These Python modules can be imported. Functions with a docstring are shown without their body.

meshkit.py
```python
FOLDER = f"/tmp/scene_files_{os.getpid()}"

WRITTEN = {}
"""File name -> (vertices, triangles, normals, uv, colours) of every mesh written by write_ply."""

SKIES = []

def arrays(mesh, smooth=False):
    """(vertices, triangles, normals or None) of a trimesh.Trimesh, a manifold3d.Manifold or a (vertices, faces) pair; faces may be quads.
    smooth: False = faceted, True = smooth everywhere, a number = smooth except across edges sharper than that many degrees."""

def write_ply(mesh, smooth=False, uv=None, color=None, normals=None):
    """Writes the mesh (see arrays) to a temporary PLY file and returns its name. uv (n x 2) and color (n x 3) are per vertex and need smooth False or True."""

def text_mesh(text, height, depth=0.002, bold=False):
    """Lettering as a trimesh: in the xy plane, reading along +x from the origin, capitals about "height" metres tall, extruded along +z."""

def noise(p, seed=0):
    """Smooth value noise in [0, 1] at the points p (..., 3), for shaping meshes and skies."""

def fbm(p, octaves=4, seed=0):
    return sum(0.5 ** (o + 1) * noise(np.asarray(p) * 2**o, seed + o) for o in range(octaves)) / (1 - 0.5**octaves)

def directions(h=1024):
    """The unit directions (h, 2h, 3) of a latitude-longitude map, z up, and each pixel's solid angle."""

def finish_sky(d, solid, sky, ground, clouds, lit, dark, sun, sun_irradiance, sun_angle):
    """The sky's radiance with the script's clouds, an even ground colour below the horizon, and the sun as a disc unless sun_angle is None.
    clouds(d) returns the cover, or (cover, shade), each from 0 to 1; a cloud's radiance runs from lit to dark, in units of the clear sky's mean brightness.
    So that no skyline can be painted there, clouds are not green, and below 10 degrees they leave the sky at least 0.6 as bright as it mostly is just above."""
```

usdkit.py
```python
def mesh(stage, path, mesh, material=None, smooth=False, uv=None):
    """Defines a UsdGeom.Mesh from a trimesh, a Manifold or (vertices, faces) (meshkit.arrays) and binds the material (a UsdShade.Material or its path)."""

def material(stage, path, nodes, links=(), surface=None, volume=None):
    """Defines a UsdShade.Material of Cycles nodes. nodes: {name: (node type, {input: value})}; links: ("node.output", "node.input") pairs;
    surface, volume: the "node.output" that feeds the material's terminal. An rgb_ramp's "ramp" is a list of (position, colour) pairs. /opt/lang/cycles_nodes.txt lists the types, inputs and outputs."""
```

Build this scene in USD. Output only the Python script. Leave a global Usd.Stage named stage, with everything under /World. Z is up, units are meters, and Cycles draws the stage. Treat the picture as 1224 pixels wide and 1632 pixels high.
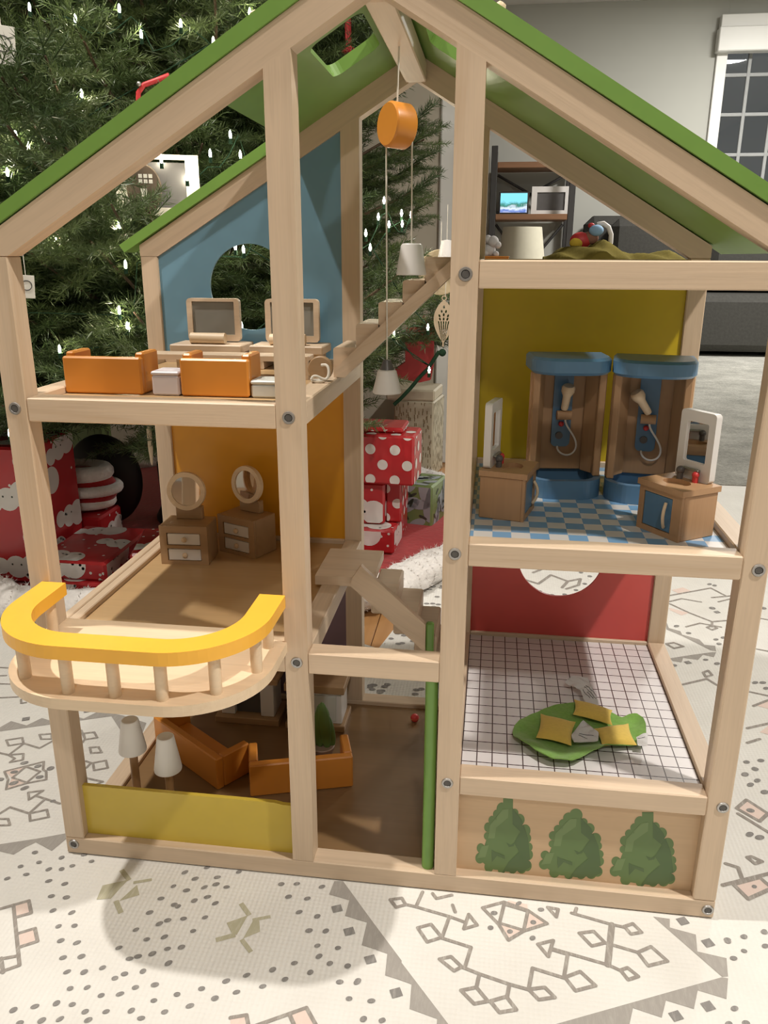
import math, random
import numpy as np
import trimesh, shapely
from shapely.geometry import Polygon, LineString, Point
from shapely.ops import unary_union
from shapely import affinity
import usdkit
from pxr import Usd, UsdGeom, UsdLux, UsdShade, Gf, Sdf, Vt

stage = Usd.Stage.CreateInMemory()
UsdGeom.SetStageUpAxis(stage, UsdGeom.Tokens.z)
UsdGeom.SetStageMetersPerUnit(stage, 1.0)
world = UsdGeom.Xform.Define(stage, '/World'); stage.SetDefaultPrim(world.GetPrim())
UsdGeom.Scope.Define(stage, '/World/Looks')
random.seed(7); RNG = np.random.default_rng(7)

# ------------------------------------------------------------------ camera
CAM = np.array([0.46483, -0.71346, 0.66109]); YAW, PITCH, ROLL = np.radians([-7.57348, -17.6554, 0.19114]); FPX = 1278.88
EXPOSURE = 0.16
def cam_axes():
    fw = np.array([math.sin(YAW)*math.cos(PITCH), math.cos(YAW)*math.cos(PITCH), math.sin(PITCH)])
    rt = np.array([math.cos(YAW), -math.sin(YAW), 0.0]); up = np.cross(rt, fw)
    c, s = math.cos(ROLL), math.sin(ROLL)
    return c*rt + s*up, -s*rt + c*up, fw
RT, UP, FW = cam_axes()
cam = UsdGeom.Camera.Define(stage, '/World/camera')
cam.CreateHorizontalApertureAttr(36.0); cam.CreateVerticalApertureAttr(48.0)
cam.CreateFocalLengthAttr(36.0*FPX/1224); cam.CreateClippingRangeAttr(Gf.Vec2f(0.02, 60.0))
cam.CreateExposureAttr(EXPOSURE)
M = np.eye(4); M[0, :3], M[1, :3], M[2, :3], M[3, :3] = RT, UP, -FW, CAM
cam.AddTransformOp().Set(Gf.Matrix4d(M.tolist()))

# ------------------------------------------------------------------ lights: recessed ceiling lamps, warm white, plus two added fills
def lamp(name, x, y, z, r, inten, col):
    l = UsdLux.DiskLight.Define(stage, '/World/' + name); l.CreateRadiusAttr(r); l.CreateIntensityAttr(inten); l.CreateColorAttr(Gf.Vec3f(*col))
    l.AddTranslateOp().Set(Gf.Vec3d(x, y, z))
WARM = (1.0, 0.94, 0.865)
lamp('ceiling_lamp', -0.434, -0.10, 2.385, 0.028, 4600, WARM)
lamp('ceiling_lamp_001', 1.62, -0.47, 2.385, 0.045, 2300, WARM)
lamp('ceiling_lamp_002', 0.75, -2.0, 2.385, 0.060, 430, WARM)  # added fill behind the camera to brighten front faces, no fitting there
lamp('ceiling_lamp_003', 2.4, 4.3, 2.38, 0.25, 165, (1.0, 0.96, 0.90))  # added fill to brighten the far wall and carpet, source unseen
dome = UsdLux.DomeLight.Define(stage, '/World/night_sky'); dome.CreateIntensityAttr(0.03); dome.CreateColorAttr(Gf.Vec3f(0.8, 0.85, 0.85))

# ------------------------------------------------------------------ points on planes of the place
def ray(px, py): return FW + RT*(px-612)/FPX - UP*(py-816)/FPX
def on(px, py, ax, val):
    d = ray(px, py); return CAM + d*(val-CAM[ax])/d[ax]
def Yp(px, py, v): return on(px, py, 1, v)
def Zp(px, py, v=0.0): return on(px, py, 2, v)

# ------------------------------------------------------------------ scene helpers
used = {}
def path_for(name, parent=None):
    base = (str(parent.GetPath()) if parent is not None else '/World') + '/' + name
    n = used.get(base, 0); used[base] = n + 1
    return base if n == 0 else '%s_%03d' % (base, n)
def data(p, **k):
    for a, b in k.items():
        if b is not None: p.SetCustomDataByKey(a, b)
    return p
def obj(name, mesh, mat, parent=None, smooth=False, **k):
    if isinstance(mesh, list): mesh = trimesh.util.concatenate(mesh)
    g = usdkit.mesh(stage, path_for(name, parent), mesh, mat, smooth)
    return data(g.GetPrim(), **k)
def thing(name, label, category, loc=(0, 0, 0), rz=0, group=None, parent=None):
    x = UsdGeom.Xform.Define(stage, path_for(name))
    x.AddTranslateOp().Set(Gf.Vec3d(*map(float, loc)))
    if rz: x.AddRotateZOp().Set(float(rz))
    return data(x.GetPrim(), label=label, category=category, group=group)
def struct(name, mesh, mat, parent=None, smooth=False):
    return obj(name, mesh, mat, parent, smooth, **({'kind': 'structure'} if parent is None else {}))
def dup(root, loc, rz, label):
    was = root.GetCustomData()
    r = thing(root.GetName().rstrip('0123456789').rstrip('_'), label, was['category'], loc, rz, was.get('group'))
    r.GetReferences().AddInternalReference(root.GetPath()); r.SetInstanceable(True)
    return r

# ------------------------------------------------------------------ mesh helpers
def bar(x0, x1, y0, y1, z0, z1, b=0.0012):
    b = min(b, (x1-x0)/3, (y1-y0)/3, (z1-z0)/3)
    pts = []
    for x, sx in ((x0, 1), (x1, -1)):
        for y, sy in ((y0, 1), (y1, -1)):
            for z, sz in ((z0, 1), (z1, -1)):
                pts += [(x, y+sy*b, z+sz*b), (x+sx*b, y, z+sz*b), (x+sx*b, y+sy*b, z)]
    return trimesh.Trimesh(np.array(pts)).convex_hull
def ext(poly, h):
    if not isinstance(poly, (Polygon, shapely.MultiPolygon)): poly = Polygon(poly)
    gs = list(getattr(poly, 'geoms', [poly]))
    return trimesh.util.concatenate([trimesh.creation.extrude_polygon(g, h, engine='earcut') for g in gs if g.area > 1e-12])
def slab(poly, z0, z1):
    m = ext(poly, z1-z0); m.apply_translation([0, 0, z0]); return m
def prism_y(poly, y0, y1):     # poly in (x, z), extruded along y
    m = ext(poly, y1-y0); v = m.vertices.copy(); m.vertices = np.stack([v[:, 0], y0 + v[:, 2], v[:, 1]], 1); m.invert(); return m
def prism_x(poly, x0, x1):     # poly in (y, z), extruded along x
    m = ext(poly, x1-x0); v = m.vertices.copy(); m.vertices = np.stack([x0 + v[:, 2], v[:, 0], v[:, 1]], 1); return m
def rrect(x0, y0, x1, y1, r, res=5):
    return shapely.box(x0+r, y0+r, x1-r, y1-r).buffer(r, resolution=res)
def soft(poly, h, b=0.0015, z0=0.0):   # an extruded outline with a small rounded edge, top and bottom
    poly = Polygon(poly) if not isinstance(poly, Polygon) else poly
    ms = []
    lay = [(poly.buffer(-b), z0), (poly, z0+b), (poly, z0+h-b), (poly.buffer(-b), z0+h)]
    n = 96
    rings = []
    for p, z in lay:
        e = p.exterior if p.exterior.is_ccw else p.exterior.reverse()
        rings.append((np.array(e.coords), z))
    base = np.array(poly.exterior.coords if poly.exterior.is_ccw else poly.exterior.reverse().coords)[:-1]
    c = poly.buffer(-b)
    # inset vertices: nearest points on the inset outline
    ins = np.array([np.array(c.exterior.interpolate(c.exterior.project(Point(q))).coords[0]) for q in base])
    k = len(base)
    V = np.vstack([np.c_[ins, np.full(k, z0)], np.c_[base, np.full(k, z0+b)], np.c_[base, np.full(k, z0+h-b)], np.c_[ins, np.full(k, z0+h)]])
    F = []
    for a in range(3):
        for i in range(k):
            j = (i+1) % k
            F += [(a*k+i, a*k+j, (a+1)*k+j), (a*k+i, (a+1)*k+j, (a+1)*k+i)]
    tv, tf = trimesh.creation.triangulate_polygon(Polygon(ins).buffer(0), engine='earcut')
    ms = [trimesh.Trimesh(V, F, process=False)]
    top = trimesh.Trimesh(np.c_[tv, np.full(len(tv), z0+h)], tf, process=False)
    if len(top.faces) and top.face_normals[:, 2].mean() < 0: top.invert()
    bot = trimesh.Trimesh(np.c_[tv, np.full(len(tv), z0)], tf, process=False)
    if len(bot.faces) and bot.face_normals[:, 2].mean() > 0: bot.invert()
    return trimesh.util.concatenate(ms + [top, bot])
def tube(pts, r, n=8, closed=False):
    p = np.asarray(pts, float); k = len(p)
    if closed: t = np.roll(p, -1, 0) - np.roll(p, 1, 0)
    else: t = np.gradient(p, axis=0)
    t /= np.linalg.norm(t, axis=1, keepdims=True) + 1e-12
    a = np.zeros_like(p); ref = np.array([0, 0, 1.0]) if abs(t[0, 2]) < 0.9 else np.array([1.0, 0, 0])
    for i in range(k):
        q = ref - t[i]*(ref @ t[i]); q /= np.linalg.norm(q) + 1e-12; a[i] = q; ref = q
    b = np.cross(t, a); ang = np.arange(n)*2*np.pi/n; rr = np.broadcast_to(r, (k,))
    V = p[:, None] + rr[:, None, None]*(np.cos(ang)[None, :, None]*a[:, None] + np.sin(ang)[None, :, None]*b[:, None])
    F = []
    for i in range(k if closed else k-1):
        i2 = (i+1) % k
        for j in range(n):
            j2 = (j+1) % n; F += [(i*n+j, i*n+j2, i2*n+j2), (i*n+j, i2*n+j2, i2*n+j)]
    V = V.reshape(-1, 3)
    if not closed:
        V = np.vstack([V, p[0], p[-1]])
        for j in range(n): F += [(k*n, (j+1) % n, j), (k*n+1, (k-1)*n+j, (k-1)*n+(j+1) % n)]
    return trimesh.Trimesh(V, F, process=False)
def lathe(prof, n=32, loc=(0, 0, 0)):
    prof = np.array(prof, float); ang = np.arange(n)*2*np.pi/n; k = len(prof)
    V = np.stack([prof[:, 0][:, None]*np.cos(ang), prof[:, 0][:, None]*np.sin(ang), np.repeat(prof[:, 1][:, None], n, 1)], -1).reshape(-1, 3) + np.array(loc)
    F = []
    for i in range(k-1):
        for j in range(n):
            j2 = (j+1) % n; F += [(i*n+j, i*n+j2, (i+1)*n+j2), (i*n+j, (i+1)*n+j2, (i+1)*n+j)]
    return trimesh.Trimesh(V, F, process=False)
def cyl(p0, p1, r, n=20):
    return tube([p0, p1], r, n)
def ball(c, r, s=(1, 1, 1), sub=2):
    m = trimesh.creation.icosphere(sub, 1.0); m.vertices = m.vertices*np.array(s)*r + np.array(c); return m
def rot(m, deg, axis, c=(0, 0, 0)):
    m = m.copy(); m.apply_transform(trimesh.transformations.rotation_matrix(math.radians(deg), axis, c)); return m
def mov(m, x, y, z): m = m.copy(); m.apply_translation([x, y, z]); return m
def decal(o, u, v, polys, eps=0.0006):     # flat print on a face: polys in metres along u and v from o
    o, u, v = (np.array(q, float) for q in (o, u, v)); u /= np.linalg.norm(u); v /= np.linalg.norm(v); n = np.cross(u, v); out = []
    for p in polys:
        p = Polygon(p) if not isinstance(p, (Polygon, shapely.MultiPolygon)) else p
        for g in getattr(p.buffer(0), 'geoms', [p.buffer(0)]):
            if g.is_empty: continue
            tv, tf = trimesh.creation.triangulate_polygon(g, engine='earcut')
            m = trimesh.Trimesh(o + n*eps + tv[:, :1]*u + tv[:, 1:]*v, tf, process=False)
            if len(m.faces) and (m.face_normals @ n).mean() < 0: m.invert()
            out.append(m)
    return trimesh.util.concatenate(out)

# ------------------------------------------------------------------ materials
def mat(name, nodes, links, surface): return usdkit.material(stage, '/World/Looks/' + name, nodes, links, surface=surface)
def paint(name, rgb, rough=0.4, var=0.06, scale=40, spec=0.5, coat=0.0, bump=0.0, sheen=0.0):
    rgb = np.array(rgb, float)
    n = {'tc': ('texture_coordinate', {}), 'n': ('noise_texture', {'scale': scale, 'detail': 3.0}),
         'r': ('rgb_ramp', {'ramp': [(0.25, tuple(rgb*(1-var))), (0.75, tuple(np.minimum(rgb*(1+var), 1)))]}),
         'p': ('principled_bsdf', {'roughness': rough, 'specular_ior_level': spec, 'coat_weight': coat, 'coat_roughness': 0.12, 'sheen_weight': sheen})}
    l = [('tc.object', 'n.vector'), ('n.fac', 'r.fac'), ('r.color', 'p.base_color')]
    if bump:
        n['b'] = ('bump', {'strength': bump, 'distance': 0.002}); l += [('n.fac', 'b.height'), ('b.normal', 'p.normal')]
    return mat(name, n, l, 'p.BSDF')
def wood(name, rgb, axis='z', rough=0.48, contrast=0.16, rotdeg=0, scale=1.0, coat=0.0):
    rgb = np.array(rgb, float)
    st = {'x': (2.2, 34, 34), 'y': (34, 2.2, 34), 'z': (34, 34, 2.2)}[axis]
    fi = {'x': (14, 420, 420), 'y': (420, 14, 420), 'z': (420, 420, 14)}[axis]
    dark = rgb*np.array([1-contrast*0.8, 1-contrast*1.1, 1-contrast*1.5]); light = np.minimum(rgb*(1+contrast*0.35), 1)
    n = {'tc': ('texture_coordinate', {}), 'oi': ('object_info', {}),
         'rv': ('vector_rotate', {'rotate_type': 'y_axis', 'angle': math.radians(rotdeg)}),
         'off': ('vector_math', {'math_type': 'add'}), 'sc': ('vector_math', {'math_type': 'scale', 'scale': 7.3}),
         'm': ('mapping', {'scale': tuple(np.array(st)*scale)}), 'm2': ('mapping', {'scale': tuple(np.array(fi)*scale)}),
         'n': ('noise_texture', {'scale': 1.0, 'detail': 4.0, 'roughness': 0.55, 'distortion': 1.2}),
         'f': ('noise_texture', {'scale': 1.0, 'detail': 2.0}),
         'mx': ('mix_float', {'fac': 0.22}),
         'r': ('rgb_ramp', {'ramp': [(0.30, tuple(dark)), (0.45, tuple(rgb*0.97)), (0.58, tuple(light)), (0.70, tuple(rgb*0.94))]}),
         'b': ('bump', {'strength': 0.12, 'distance': 0.0008}),
         'p': ('principled_bsdf', {'roughness': rough, 'coat_weight': coat, 'coat_roughness': 0.2})}
    l = [('tc.object', 'rv.vector'), ('oi.location', 'sc.vector1'), ('rv.vector', 'off.vector1'), ('sc.vector', 'off.vector2'), ('off.vector', 'm.vector'), ('off.vector', 'm2.vector'),
         ('m.vector', 'n.vector'), ('m2.vector', 'f.vector'), ('n.fac', 'mx.a'), ('f.fac', 'mx.b'), ('mx.result', 'r.fac'), ('r.color', 'p.base_color'), ('f.fac', 'b.height'), ('b.normal', 'p.normal')]
    return mat(name, n, l, 'p.BSDF')
def emit(name, rgb, s): return mat(name, {'e': ('emission', {'color': rgb, 'strength': s})}, [], 'e.emission')

PINE = (0.605, 0.465, 0.33)
PX, PY, PZ = (wood('pine_' + a, PINE, a) for a in 'xyz')
PL, PR = wood('pine_slope_up', PINE, 'x', rotdeg=30.9), wood('pine_slope_down', PINE, 'x', rotdeg=-30.9)
PALE = wood('pine_pale', (0.74, 0.58, 0.40), 'x', contrast=0.10)
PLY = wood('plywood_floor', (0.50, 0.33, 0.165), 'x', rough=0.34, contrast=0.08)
PLYD = wood('plywood_dark_floor', (0.235, 0.14, 0.065), 'x', rough=0.30, contrast=0.08)  # tan plywood with the ground floor shadow mixed into its colour
PANELW = wood('panel_wood', (0.60, 0.42, 0.255), 'x', contrast=0.06)
GREEN = paint('roof_green', (0.165, 0.31, 0.06), 0.38, 0.04)
DOORG = paint('pole_green', (0.17, 0.34, 0.07), 0.35, 0.04)
ORANGEW = paint('wall_orange', (0.72, 0.33, 0.015), 0.35, 0.03)
BLUEW = paint('wall_blue', (0.15, 0.29, 0.385), 0.4, 0.03)
YELLW = paint('wall_mustard', (0.55, 0.40, 0.012), 0.4, 0.03)
REDW = paint('wall_red', (0.62, 0.085, 0.075), 0.35, 0.03)
PURPLEW = paint('wall_plum', (0.22, 0.15, 0.19), 0.4, 0.03)
YELLP = paint('panel_yellow', (0.58, 0.43, 0.06), 0.30, 0.03)
BALC = paint('balcony_yellow', (0.90, 0.47, 0.05), 0.38, 0.03)
CHAIRO = paint('furniture_orange', (0.64, 0.245, 0.035), 0.36, 0.03)
KRAFT = wood('furniture_tan', (0.40, 0.255, 0.135), 'x', contrast=0.10)
BATHW = wood('beech', (0.46, 0.275, 0.145), 'z', contrast=0.10)
WHITEP = paint('white_paint', (0.74, 0.72, 0.70), 0.35, 0.02)
WHITEL = paint('lampshade_white', (0.86, 0.85, 0.83), 0.4, 0.02)
LILAC = paint('pale_lilac', (0.66, 0.61, 0.64), 0.4, 0.02)
GREYP = paint('pale_grey', (0.58, 0.59, 0.56), 0.4, 0.02)
BLUEP = paint('bath_blue', (0.10, 0.21, 0.345), 0.30, 0.04)
DARKG = paint('dark_grey', (0.10, 0.095, 0.095), 0.35, 0.05)
SCREENG = paint('screen_grey', (0.22, 0.215, 0.19), 0.35, 0.05)
REDK = paint('red_knob', (0.62, 0.05, 0.05), 0.35, 0.03)
CORD = paint('cord_white', (0.70, 0.66, 0.58), 0.7, 0.05)
STEEL = mat('steel', {'p': ('principled_bsdf', {'base_color': (0.42, 0.41, 0.40), 'metallic': 1.0, 'roughness': 0.42})}, [], 'p.BSDF')
SOCKET = paint('screw_socket', (0.09, 0.085, 0.08), 0.5, 0.03)
MIRROR = mat('mirror', {'p': ('principled_bsdf', {'base_color': (0.86, 0.86, 0.86), 'metallic': 1.0, 'roughness': 0.03})}, [], 'p.BSDF')
GT1 = paint('print_green', (0.125, 0.205, 0.07), 0.4, 0.02); GT2 = paint('print_green_dark', (0.085, 0.145, 0.055), 0.4, 0.02); GT3 = paint('print_green_light', (0.17, 0.255, 0.10), 0.4, 0.02)

# ================================================================== SETTING
def checker(name, x0, y0, s, a, b, rough):
    n = {'g': ('geometry', {}), 'm': ('mapping', {'mapping_type': 'point', 'location': (-x0/s, -y0/s, 0.37), 'scale': (1/s, 1/s, 0.0)}), 'c': ('checker_texture', {'color1': a, 'color2': b, 'scale': 1.0}),
         'p': ('principled_bsdf', {'roughness': rough})}
    return mat(name, n, [('g.position', 'm.vector'), ('m.vector', 'c.vector'), ('c.color', 'p.base_color')], 'p.BSDF')
WALLP = paint('wall_paint', (0.44, 0.445, 0.41), 0.85, 0.02, 3)
WALLB = paint('wall_paint_beige', (0.46, 0.42, 0.34), 0.85, 0.02, 3)
CEILP = paint('ceiling_paint', (0.60, 0.59, 0.56), 0.9, 0.01, 3)
TRIMW = paint('trim_white', (0.72, 0.72, 0.69), 0.45, 0.02, 5)
OAK = wood('oak_floor', (0.42, 0.22, 0.085), 'y', rough=0.35, contrast=0.25, scale=0.25)
CARPET = mat('carpet_pile', {'tc': ('texture_coordinate', {}), 'n': ('noise_texture', {'scale': 5.0, 'detail': 8.0, 'roughness': 0.75}), 'n2': ('noise_texture', {'scale': 90.0, 'detail': 6.0, 'roughness': 0.9}),
    'mx': ('mix_float', {'fac': 0.5}), 'r': ('rgb_ramp', {'ramp': [(0.40, (0.27, 0.27, 0.235)), (0.5, (0.50, 0.49, 0.43)), (0.60, (0.72, 0.71, 0.64))]}),
    'b': ('bump', {'strength': 1.0, 'distance': 0.03}), 'p': ('principled_bsdf', {'roughness': 0.95, 'specular_ior_level': 0.1, 'sheen_weight': 0.3})},
    [('tc.object', 'n.vector'), ('tc.object', 'n2.vector'), ('n.fac', 'mx.a'), ('n2.fac', 'mx.b'), ('mx.result', 'r.fac'), ('r.color', 'p.base_color'), ('mx.result', 'b.height'), ('b.normal', 'p.normal')], 'p.BSDF')
XL, XR, YB, YF, WY, CZ = -2.2, 3.6, -3.6, 6.0, 1.95, 2.4
fl = struct('floor', bar(XL-0.1, XR+0.1, YB-0.1, YF+0.1, -0.08, -0.012, 0.001), paint('subfloor', (0.33, 0.18, 0.08), 0.5))
for i in range(11):      # boards of the wood floor round the tree
    x0 = -1.0 + i*0.127
    for y0, y1 in ((0.3 if i % 2 else 0.05, 1.15 if i % 2 else 0.8), (1.15 if i % 2 else 0.8, 1.949)):
        obj('plank', bar(x0+0.0006, x0+0.1264, y0+0.0006, y1-0.0006, -0.012, -0.006, 0.0012), OAK, fl)
obj('carpet', bar(0.46, XR, 1.78, YF, -0.012, -0.002, 0.002), CARPET, fl, label='grey shaggy carpet of the far part of the room')
struct('ceiling', bar(XL-0.1, XR+0.1, YB-0.1, YF+0.1, CZ, CZ+0.08, 0.001), CEILP)
# far wall with its window opening
wl, wr = Yp(1141, 200, YF)[0], Yp(1141, 200, YF)[0] + 1.0
wt = Yp(1150, 36, YF)[2]; wb = 0.85
struct('wall_back', trimesh.util.concatenate([bar(XL, wl, YF, YF+0.1, -0.012, CZ, 0.001), bar(wr, XR, YF, YF+0.1, -0.012, CZ, 0.001), bar(wl, wr, YF, YF+0.1, wt, CZ, 0.001), bar(wl, wr, YF, YF+0.1, -0.012, wb, 0.001)]), WALLP)
struct('wall_left', bar(XL-0.1, XL, YB, WY+0.05, -0.012, CZ, 0.001), WALLB)
struct('wall_right', bar(XR, XR+0.1, YB, YF, -0.012, CZ, 0.001), WALLP)
struct('wall_front', bar(XL, XR, YB-0.1, YB, -0.012, CZ, 0.001), WALLP)
cx = Yp(700, 600, WY)[0]
struct('wall_left_back', bar(XL, cx+0.02, WY, WY+0.11, -0.012, CZ, 0.001), WALLB)
tr = struct('trim_1', bar(cx-0.012, cx+0.055, WY-0.016, WY, -0.006, CZ, 0.004), TRIMW)
obj('edge_bead', bar(cx+0.03, cx+0.075, WY-0.022, WY+0.12, -0.006, CZ, 0.004), TRIMW, tr)
struct('baseboard_left', bar(XL, cx-0.012, WY-0.014, WY, -0.006, 0.09, 0.004), TRIMW)
struct('baseboard_back', bar(cx+0.4, XR, YF-0.014, YF, -0.002, 0.1, 0.004), TRIMW)
PANE = mat('window_glass', {'f': ('fresnel', {'IOR': 1.5}), 't': ('transparent_bsdf', {}), 'g': ('glossy_bsdf', {'roughness': 0.02}), 'm': ('mix_closure', {})}, [('f.fac', 'm.fac'), ('t.BSDF', 'm.closure1'), ('g.BSDF', 'm.closure2')], 'm.closure')
wn = struct('window_1', trimesh.util.concatenate([bar(wl-0.055, wl+0.02, YF-0.025, YF+0.02, wb-0.06, wt+0.02, 0.004), bar(wr-0.02, wr+0.055, YF-0.025, YF+0.02, wb-0.06, wt+0.02, 0.004), bar(wl-0.055, wr+0.055, YF-0.035, YF+0.02, wb-0.08, wb, 0.004)]), TRIMW)
obj('blind', trimesh.util.concatenate([bar(wl-0.06, wr+0.06, YF-0.075, YF-0.0, wt-0.05, wt+0.035, 0.004), bar(wl-0.07, wr+0.07, YF-0.10, YF-0.0, wt-0.20, wt-0.045, 0.006)]), TRIMW, wn, label='white rolled blind over the window')
rows = [Yp(1180, v, YF+0.05)[2] for v in (120, 183, 247)]; dz = rows[0]-rows[1]; zz = rows + [rows[2]-dz*k for k in (1, 2, 3) if rows[2]-dz*k > wb]
colw = Yp(1188, 150, YF+0.05)[0] - wl; xs = [wl + colw*k for k in range(1, 4) if wl + colw*k < wr-0.03]
for z in zz: obj('muntin', bar(wl, wr, YF+0.035, YF+0.06, z-0.012, z+0.012, 0.003), paint('muntin_grey', (0.30, 0.31, 0.31), 0.6) if z == zz[0] else '/World/Looks/muntin_grey', wn)
for x in xs: obj('muntin', bar(x-0.012, x+0.012, YF+0.033, YF+0.058, wb, wt, 0.003), '/World/Looks/muntin_grey', wn)
zs = [wb] + sorted(zz) + [wt]; xx = [wl] + xs + [wr]
for i in range(len(zs)-1):
    for j in range(len(xx)-1):
        obj('pane', bar(xx[j]+0.012, xx[j+1]-0.012, YF+0.045, YF+0.049, zs[i]+0.012, zs[i+1]-0.012, 0.0005), PANE, wn)

# ------------------------------------------------------------------ rug with its flat print
def printmat(name, rgb, wear):
    return mat(name, {'tc': ('texture_coordinate', {}), 'n': ('noise_texture', {'scale': 60.0, 'detail': 5.0, 'roughness': 0.7}), 'm': ('mapping', {'scale': (4.0, 0.8, 1.0)}),
        'r': ('rgb_ramp', {'ramp': [(0.30, tuple(np.array(rgb)*(1-wear)+np.array((0.68, 0.66, 0.60))*wear)), (0.52, rgb), (1, tuple(np.array(rgb)*0.9))]}), 'p': ('principled_bsdf', {'roughness': 0.9, 'specular_ior_level': 0.1})},
        [('tc.object', 'm.vector'), ('m.vector', 'n.vector'), ('n.fac', 'r.fac'), ('r.color', 'p.base_color')], 'p.BSDF')
RUG = mat('rug_weave', {'tc': ('texture_coordinate', {}), 'n': ('noise_texture', {'scale': 7.0, 'detail': 6.0, 'roughness': 0.6}), 'r': ('rgb_ramp', {'ramp': [(0.3, (0.635, 0.62, 0.58)), (0.7, (0.71, 0.70, 0.665))]}),
    'w1': ('wave_texture', {'bands_direction': 'x', 'scale': 62.0, 'distortion': 0.6}), 'w2': ('wave_texture', {'bands_direction': 'y', 'scale': 62.0, 'distortion': 0.6}), 'mx': ('mix_float', {'fac': 0.5}),
    'b': ('bump', {'strength': 0.35, 'distance': 0.0012}), 'n3': ('noise_texture', {'scale': 5.0, 'detail': 2.0}), 'b2': ('bump', {'strength': 0.5, 'distance': 0.012}), 'p': ('principled_bsdf', {'roughness': 0.9, 'specular_ior_level': 0.15})},
    [('tc.object', 'n.vector'), ('n.fac', 'r.fac'), ('r.color', 'p.base_color'), ('tc.object', 'w1.vector'), ('tc.object', 'w2.vector'), ('w1.fac', 'mx.a'), ('w2.fac', 'mx.b'), ('mx.result', 'b.height'),
     ('tc.object', 'n3.vector'), ('n3.fac', 'b2.height'), ('b2.normal', 'b.normal'), ('b.normal', 'p.normal')], 'p.BSDF')
notch = [Zp(*q)[:2] for q in ((700, 880), (672, 945), (633, 995), (603, 1033))]
rugp = Polygon([(-1.9, -1.6), (2.7, -1.6), (2.7, 1.76), (0.47, 1.76)] + [tuple(q) for q in notch] + [(0.20, 0.60), (-1.9, 0.66)])
rug = thing('rug', 'cream white rug with a grey and pink hand-drawn geometric print under the dollhouse', 'rug')
obj('weave', slab(rugp, -0.006, -0.0009), RUG, rug)
CR = {1: (5.1, 0, 1030), 2: (4.945, 1054, 780), 3: (4.08, 1054, 1100), 4: (3.06, 0, 1340), 5: (4.708, 380, 1360), 6: (4.08, 600, 1400), 7: (3.273, 850, 1430), 8: (2.0, 0, 1224)}
def fp(c, pts):
    s, ox, oy = CR[c]; return [tuple(Zp(ox+x/s, oy+y/s)[:2]) for x, y in pts]
bands, pinks, olives, pale, strokes, dots = [], [], [], [], [], []
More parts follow.
